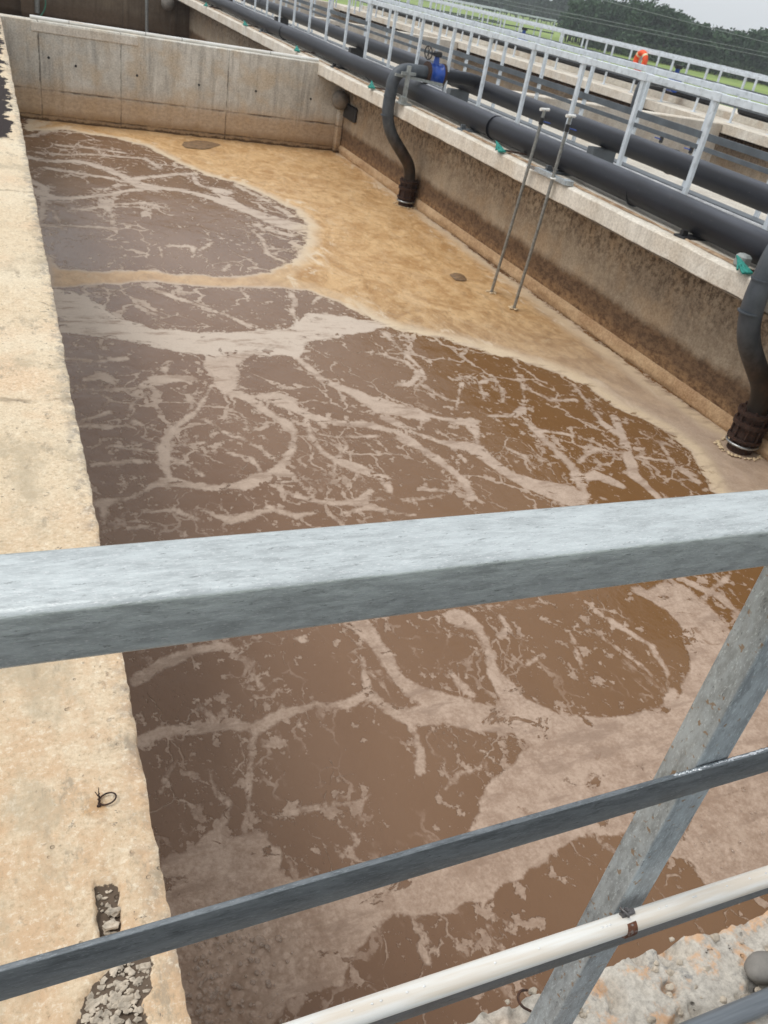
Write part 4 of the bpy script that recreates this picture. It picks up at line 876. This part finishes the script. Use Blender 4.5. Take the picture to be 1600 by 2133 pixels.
# ------------------------------------------------------------------ drop pipes with valves
def drop_pipe(label, Y0, top, valve=True):
    root = empty('drop_pipe', (5.28, Y0, WZ), label, 'pipe', None)
    P = [(5.80, Y0, 0.43), (5.29, Y0, 0.43), (5.27, Y0, -0.32), (5.80, Y0-0.02, -0.88), (5.81, Y0-0.02, -1.20)]
    m = MB(); m.tube(arc_path(P, 0.30, 12), 0.088, 28); part(m, 'pipe_body', DROP, root)
    for z_ in (0.06, -0.20):
        m = MB(); m.tube([(5.272, Y0, z_-0.006), (5.272, Y0, z_+0.006)], 0.0905, 28); part(m, 'weld_bead', DROP, root)
    m = MB()
    for (za, zb_, r) in ((-1.10, -1.065, 0.150), (-1.16, -1.10, 0.115), (-1.20, -1.16, 0.150), (-1.31, -1.20, 0.118), (-1.335, -1.31, 0.148), (-1.50, -1.335, 0.11)):
        m.tube([(5.81, Y0-0.02, za), (5.81, Y0-0.02, zb_)], r, 26)
    fl_ = part(m, 'flange_coupling', RUST, root)
    for k in range(8):
        a_ = k*math.pi/4; m = MB(); m.tube([(5.81+0.128*math.cos(a_), Y0-0.02+0.128*math.sin(a_), -1.36), (5.81+0.128*math.cos(a_), Y0-0.02+0.128*math.sin(a_), -1.04)], 0.011, 8)
        bo = part(m, 'bolt', RUST, root); bo.parent = fl_
    m = MB(); m.ring((5.81, Y0-0.02, -1.372), (0, 0, 1), 0.135, 0.012, 36, 8); part(m, 'bright_ring', STAINLESS, root)
    # clamp stand beside the riser
    m = MB(); m.obox((5.42, Y0-0.20, 0.0), (5.42, Y0-0.20, 0.50), 0.05, 0.05, (1, 0, 0)); m.box(5.34, 5.52, Y0-0.30, Y0-0.10, 0.002, 0.02); m.box(5.36, 5.44, Y0-0.27, Y0-0.14, 0.02, 0.10)
    m.obox((5.26, Y0-0.12, 0.36), (6.02, Y0-0.12, 0.315), 0.05, 0.035); m.obox((5.30, Y0-0.24, 0.40), (5.55, Y0-0.16, 0.40), 0.03, 0.04)
    part(m, 'support_bracket', m_simple('bracket_zinc', (0.33, 0.35, 0.34), 0.5, 0.5, 0.3, 20) if 'brk' not in globals() else brk, root)
    if valve:
        m = MB(); m.tube([(5.78, Y0, 0.43), (5.815, Y0, 0.43)], 0.148, 28); part(m, 'flange', RUST, root); m = MB(); m.tube([(6.03, Y0, 0.43), (6.065, Y0, 0.43)], 0.148, 28); part(m, 'flange', RUST, root)
        m = MB(); m.tube([(5.817, Y0, 0.43), (5.84, Y0, 0.43), (5.845, Y0, 0.43), (6.0, Y0, 0.43), (6.005, Y0, 0.43), (6.028, Y0, 0.43)], [0.142, 0.142, 0.120, 0.120, 0.142, 0.142], 28); m.tube([(5.92, Y0, 0.53), (5.92, Y0, 0.66)], [0.05, 0.035], 14)
        vb = part(m, 'valve_body', BLUE, root)
        m = MB(); m.box(5.87, 5.97, Y0-0.06, Y0+0.06, 0.65, 0.72, bev=0.012); m.tube([(5.88, Y0, 0.685), (5.77, Y0, 0.685)], 0.012, 8); bx = part(m, 'gearbox', BLACK, root)
        m = MB(); m.ring((5.77, Y0, 0.685), (1, 0.25, 0.1), 0.085, 0.009, 26, 8)
        for k in range(3):
            a_ = k*math.pi/3; m.tube([(5.77, Y0+0.085*math.cos(a_), 0.685+0.085*math.sin(a_)), (5.77, Y0-0.085*math.cos(a_), 0.685-0.085*math.sin(a_))], 0.006, 6)
        part(m, 'handwheel', BLACK, root)
        m = MB(); m.tube(arc_path([(6.065, Y0, 0.43), (6.5, Y0, 0.43), (6.72, Y0, 0.40)], 0.12, 6), 0.09, 24); part(m, 'branch_pipe', HDPE_W, root)
    return root
brk = m_simple('bracket_zinc', (0.33, 0.35, 0.34), 0.5, 0.5, 0.3, 20)
drop_pipe('grey drop pipe with a blue valve bending over the coping near the end wall', 12.3, 0.43)
drop_pipe('grey drop pipe cut by the right edge of the picture', 4.63, 0.43)
# drop pipe of the next tank
m = MB(); rt = empty('drop_pipe', (14.9, 19.1, 0), 'small distant dark drop pipe bending down behind the nearest fence', 'pipe')
m.tube(arc_path([(15.9, 19.1, 0.40), (14.9, 19.1, 0.42), (14.9, 19.1, -0.36), (15.3, 19.1, -0.75)], 0.3, 10), 0.10, 20); part(m, 'pipe_body', DROP, rt)
m = MB(); m.tube([(14.92, 19.1, -0.42), (14.92, 19.1, -0.34)], 0.15, 20); part(m, 'flange', RUST, rt)
for k, (vx, vy, vz) in enumerate(((15.9, 19.1, 0.42), (16.38, 27.8, 0.40))):
    nm = ('blue valve on the small drop pipe of the second walkway', 'tiny blue valve at the far end of the second walkway pipe')[k]
    r_ = empty('pipe_valve', (vx, vy, 0), nm, 'valve'); m = MB(); m.tube([(vx, vy-0.12, vz), (vx, vy+0.12, vz)], 0.17, 20); m.tube([(vx, vy, vz), (vx, vy, vz+0.36)], 0.06, 12); part(m, 'valve_body', BLUE, r_)
    m = MB(); m.tube([(vx, vy, vz+0.36), (vx, vy, vz+0.44)], 0.10, 14); part(m, 'gearbox', BLACK, r_)
m = MB(); m.box(15.98, 16.22, 27.0, 27.1, 0.0, 0.45, bev=0.01); 

# ------------------------------------------------------------------ measuring rods, bracket
def rod(label, top, bot):
    top = Vector(top); bot = Vector(bot); r_ = empty('sampling_rod', bot, label, 'rod'); d = (top-bot).normalized()
    m = MB(); m.tube([bot-d*0.3, bot+(top-bot)*0.5+Vector((0.006, -0.004, 0)), top], 0.018, 12); part(m, 'rod_tube', m_simple('dull_steel_tube', (0.30, 0.31, 0.30), 0.45, 0.6, 0.3, 30) if 'ROD' not in globals() else ROD, r_)
    m = MB(); m.tube([top+Vector((-0.07, -0.03, 0.004)), top+Vector((0.07, 0.03, 0.004))], 0.016, 12); part(m, 'tee_handle', PVC, r_)
    v = top-d*0.11; m = MB(); m.tube([v-d*0.035, v+d*0.035], 0.024, 14); vb = part(m, 'valve_body', BLACK, r_)
    m = MB(); m.obox(v+Vector((0.02, 0, 0)), v+Vector((0.10, -0.02, -0.01)), 0.022, 0.010); q = part(m, 'valve_lever', BLUE, r_); return r_
ROD = m_simple('dull_steel_tube', (0.30, 0.31, 0.30), 0.45, 0.6, 0.3, 30)
rod('left one of two thin steel rods dipping into the foam beside the right wall', (5.35, 8.30, 0.60), (5.315, 8.42, -1.45))
rod('right one of two thin steel rods dipping into the foam beside the right wall', (5.35, 7.80, 0.63), (5.345, 7.91, -1.45))
br = empty('rod_bracket', (5.40, 7.9, 0.0), 'galvanised channel bracket holding the two steel rods on the coping edge', 'bracket')
m = MB(); m.obox((5.40, 7.62, 0.025), (5.385, 8.22, 0.025), 0.055, 0.045); m.box(5.38, 5.47, 7.60, 7.70, 0.003, 0.055, bev=0.004); part(m, 'channel', GALV_Z, br)
for (x, y) in ((5.352, 8.345), (5.349, 7.825)):
    m = MB(); m.ring((x, y, 0.02), (0, 0, 1), 0.022, 0.008, 18, 8); m.obox((x+0.01, y-0.02, 0.02), (5.395, min(y, 8.2)-0.02, 0.02), 0.03, 0.03); part(m, 'rod_clamp', WELD if y > 8 else PVC, br)

# ------------------------------------------------------------------ teal ties on the coping
def tie():
    r_ = empty('rope_tie', (0, 0, 0), 'x', 'tie'); m = MB(); random.seed(2)
    for k in range(7):
        a = k*0.9; p = [(-0.02+0.03*math.cos(a), -0.02+0.04*math.sin(a), 0.015), (0.0, 0.03+0.01*k, 0.03+0.006*k), (-0.06+0.012*k, -0.06, 0.012), (0.02, 0.0, 0.02)]
        m.tube(arc_path(p, 0.02, 4), 0.007, 6)
    m.build('cord_knot', TEAL, r_)
    m = MB(); m.obox((0.0, 0.0, 0.02), (0.24, -0.20, 0.026), 0.02, 0.012); m.build('flat_strap', RUST, r_); return r_
t0 = tie()
TL = ['teal cord tied round a strap on the coping near the right edge drop pipe', 'teal cord tie on the coping left of the two steel rods', 'teal cord tie on the coping just left of the blue valve drop pipe',
      'teal cord tie on the coping above the end of the end wall', 'teal cord tie on the coping, third from the top of the picture', 'dark teal cord tie on the coping nearest the top of the picture']
for k, y in enumerate((4.98, 9.13, 13.36, 17.4, 21.53, 25.9)):
    o = t0 if k == 0 else copy_tree(t0); o.location = (5.42, y, 0.0); o.rotation_euler[2] = 0.15*math.sin(k*2.1); tag(o, TL[k], 'tie', 'teal cord ties along the coping'); 
    if k == 0: o.scale = (1.5, 1.5, 1.5)
m = MB(); m.box(5.46, 5.56, 5.05, 5.17, 0.002, 0.11, bev=0.02); tag(m.build('junction_block', m_simple('grey_block', (0.26, 0.28, 0.27), 0.6, 0.1)), 'small grey block on the coping behind the nearest teal cord', 'block')
# ------------------------------------------------------------------ floats, recess, column, hose, lifebuoy
m = MB(); m.blob((5.80, 16.0-0.25, -0.52), (0.155, 0.155, 0.165), 2, 0.03, 3); o = m.build('float_ball', BUOY); tag(o, 'round pale float ball tucked under the coping in the basin corner', 'float')
m = MB(); m.box(5.90, 5.958, 15.20, 15.80, -0.80, -0.55, bev=0.02); tag(m.build('overflow_box', BLACK), 'black overflow opening beside the float ball under the coping', 'opening')
m = MB(); m.blob((5.22, 30.7, -0.35), (0.20, 0.20, 0.22), 2, 0.03, 3); tag(m.build('float_ball', BUOY), 'round pale float ball in the dark second cell at the top', 'float')
m = MB(); m.tube([(4.55, 30.6, 0.2), (4.58, 30.6, -1.5)], 0.05, 12); tag(m.build('steel_pole', ROD), 'thin grey vertical pole in front of the dark back wall', 'pole')
m = MB(); m.box(0.95, 1.35, 30.5, 30.9, -1.5, 0.3, bev=0.02); tag(m.build('concrete_column', C_BACK), 'brown concrete column at the top left in the second cell', 'column')
m = MB(); m.tube([(1.40, 30.45, 0.2), (1.38, 30.45, -1.15)], 0.07, 12); tag(m.build('steel_pole', ROD), 'pale pole beside the green hose on the brown column', 'pole')
m = MB(); m.tube(arc_path([(1.48, 30.4, 0.2), (1.62, 30.4, -0.6), (1.62, 30.4, -1.0), (1.40, 30.4, -1.30)], 0.3, 8), 0.022, 10); tag(m.build('hose', m_simple('green_hose', (0.05, 0.20, 0.13), 0.5)), 'green hose looping down beside the pale pole at the top left', 'hose')
lb = empty('lifebuoy', (15.53, 20.2, 0.7), 'bright orange lifebuoy with pale bands hanging on the second walkway fence', 'lifebuoy')
m = MB(); m.ring((15.53, 20.2, 0.76), (1, 0, 0), 0.19, 0.07, 32, 12); part(m, 'ring', ORANGE, lb)
for k in range(4):
    m = MB(); a_ = math.pi/4+k*math.pi/2; c_ = Vector((15.53, 20.2+0.19*math.cos(a_), 0.76+0.19*math.sin(a_))); tdir = Vector((0, -math.sin(a_), math.cos(a_)))
    m.tube([c_-tdir*0.025, c_+tdir*0.025], 0.074, 16); part(m, 'reflective_band', WHITE, lb)
# sampling valves seen on the next walkway edge
for k, (px, py) in enumerate(((1378, 290), (1440, 312))):
    v = RC @ np.array([px-800.0, -(py-1066.5), -FPX]); t_ = 9.4/v[0]; p = v*t_+[0, 0, CAMZ]; p = Vector(p)
    r_ = empty('sampling_rod', (p.x, p.y, -1.4), ('short rod with black and blue valve behind the raised black pipe, left one', 'short rod with black and blue valve behind the raised black pipe, right one')[k], 'rod')
    m = MB(); m.tube([(p.x, p.y, -1.5), (p.x, p.y, p.z+0.05)], 0.012, 10); part(m, 'rod_tube', ROD, r_)
    m = MB(); m.tube([(p.x, p.y, p.z-0.05), (p.x, p.y, p.z+0.06)], 0.03, 12); part(m, 'valve_body', BLACK, r_)
    m = MB(); m.obox((p.x-0.02, p.y, p.z), (p.x-0.10, p.y+0.05, p.z+0.01), 0.03, 0.015); part(m, 'valve_lever', BLUE, r_)

# ------------------------------------------------------------------ far wood, pylon, power lines
def leaf_mat(name, a, b_):
    q = NB(name); n = q.noise(q.P, 0.22, 4, 0.6); n2 = q.noise(q.P, 2.2, 3, 0.6)
    c = q.mix(q.ramp(n, 0.3, 0.7), a, b_); c = q.mix(q.ramp(n2, 0.35, 0.7, 0, 0.4), c, tuple(x*1.6 for x in b_)); return q.fin(c, 0.9, 0, None, 0.2)
LEAF = leaf_mat('dark_foliage', (0.018, 0.038, 0.024), (0.058, 0.098, 0.052)); BARK = m_simple('bark', (0.06, 0.05, 0.045), 0.9)
def wood(name, az0, az1, dist, depth, hgt, n, seed, leaf, hvar=0.3):
    rs = np.random.default_rng(seed); mt = MB(); V = []; 
    for i in range(n):
        az = math.radians(az0+(az1-az0)*(i+rs.random())/n); d = dist+rs.random()*depth; x, y = d*math.sin(az), d*math.cos(az)
        h = hgt*(1-hvar/2+hvar*rs.random())*(1+0.12*math.sin(az*40+seed)); cr = h*0.22
        mt.tube([(x, y, -3.1), (x+0.1, y, -3+h*0.8)], [h*0.022, h*0.008], 5, caps=False)
        nb = 12
        for q in range(nb):
            t_ = 0.22+0.72*q/nb; a0 = rs.random()*6.28; rad_ = cr*(1.25-t_*0.70)*(0.6+0.6*rs.random()); bx, by, bz = x+math.cos(a0)*rad_*0.6, y+math.sin(a0)*rad_*0.6, -3+h*t_
            k = 40; pts = np.clip(rs.normal(size=(k, 3)), -1.5, 1.5)*[rad_*0.55, rad_*0.55, h*0.05] + [bx, by, bz]
            s_ = (0.14+0.22*rs.random(k))*dist/165
            for p, ss in zip(pts, s_):
                u = rs.normal(size=3); u /= np.linalg.norm(u); v = np.cross(u, rs.normal(size=3)); v /= np.linalg.norm(v)
                V += [p-u*ss, p+v*ss*0.8, p+u*ss, p-v*ss*0.8]
    V = np.array(V); nq = len(V)//4; mt.add(V, [tuple(range(4*i, 4*i+4)) for i in range(nq)], False, 1)
    return tag(mt.build(name, [BARK, leaf]), kind='stuff')
wood('woodland', 32.9, 62, 165, 26, 7.4, 330, 1, LEAF, 0.24)
wood('woodland', 34.0, 62, 160, 4, 2.2, 120, 5, leaf_mat('hedge', (0.03, 0.05, 0.03), (0.06, 0.09, 0.045)))
wood('woodland', 8, 33.2, 300, 40, 8.2, 120, 9, leaf_mat('hazy_foliage', (0.03, 0.048, 0.036), (0.055, 0.08, 0.055)))
STEEL = m_simple('pylon_steel', (0.45, 0.48, 0.5), 0.5, 0.3)
py_ = MB(); az = math.radians(31.6); px_, pyy = 380*math.sin(az), 380*math.cos(az); H = 30
for k in range(9):
    z0, z1 = -3+H*k/9, -3+H*(k+1)/9; w0, w1 = 3.2*(1-k/9)+0.5, 3.2*(1-(k+1)/9)+0.5
    cs = [(-1, -1), (1, -1), (1, 1), (-1, 1)]
    for i in range(4):
        a, c_ = cs[i], cs[(i+1) % 4]
        py_.obox((px_+a[0]*w0, pyy+a[1]*w0, z0), (px_+a[0]*w1, pyy+a[1]*w1, z1), 0.25, 0.25); py_.obox((px_+a[0]*w0, pyy+a[1]*w0, z0), (px_+c_[0]*w1, pyy+c_[1]*w1, z1), 0.14, 0.14)
tag(py_.build('pylon', STEEL), 'faint lattice electricity pylon on the skyline left of the dark wood', 'pylon')
CABLE = m_simple('grey_cable', (0.24, 0.26, 0.28), 0.5)
for k, (z0, z1, yy_) in enumerate(((1.22, 1.18, 60), (1.45, 1.45, 61), (2.75, 2.15, 60))):
    m = MB(); P = [(20+70*i/24, yy_+0.0, z0+(z1-z0)*(20+70*i/24-38)/20) for i in range(25)]; m.tube(P, 0.022, 5)
    tag(m.build('power_cable', CABLE), ('lowest thin cable strung across in front of the dark wood', 'middle thin cable strung across in front of the dark wood', 'topmost thin cable strung across the tree tops and sky')[k], 'cable')

# ------------------------------------------------------------------ air
b = bpy.data.materials.new('air'); b.use_nodes = True; nt = b.node_tree; nt.nodes.clear(); o_ = nt.nodes.new('ShaderNodeOutputMaterial'); v = nt.nodes.new('ShaderNodeVolumePrincipled')
v.inputs['Color'].default_value = (0.86, 0.92, 0.96, 1); v.inputs['Density'].default_value = 0.0007; nt.links.new(v.outputs[0], o_.inputs['Volume'])
HAZE = True
if HAZE:
    m = MB(); m.box(-60, 420, -40, 520, -4.0, 34.0); tag(m.build('haze', b), kind='stuff')
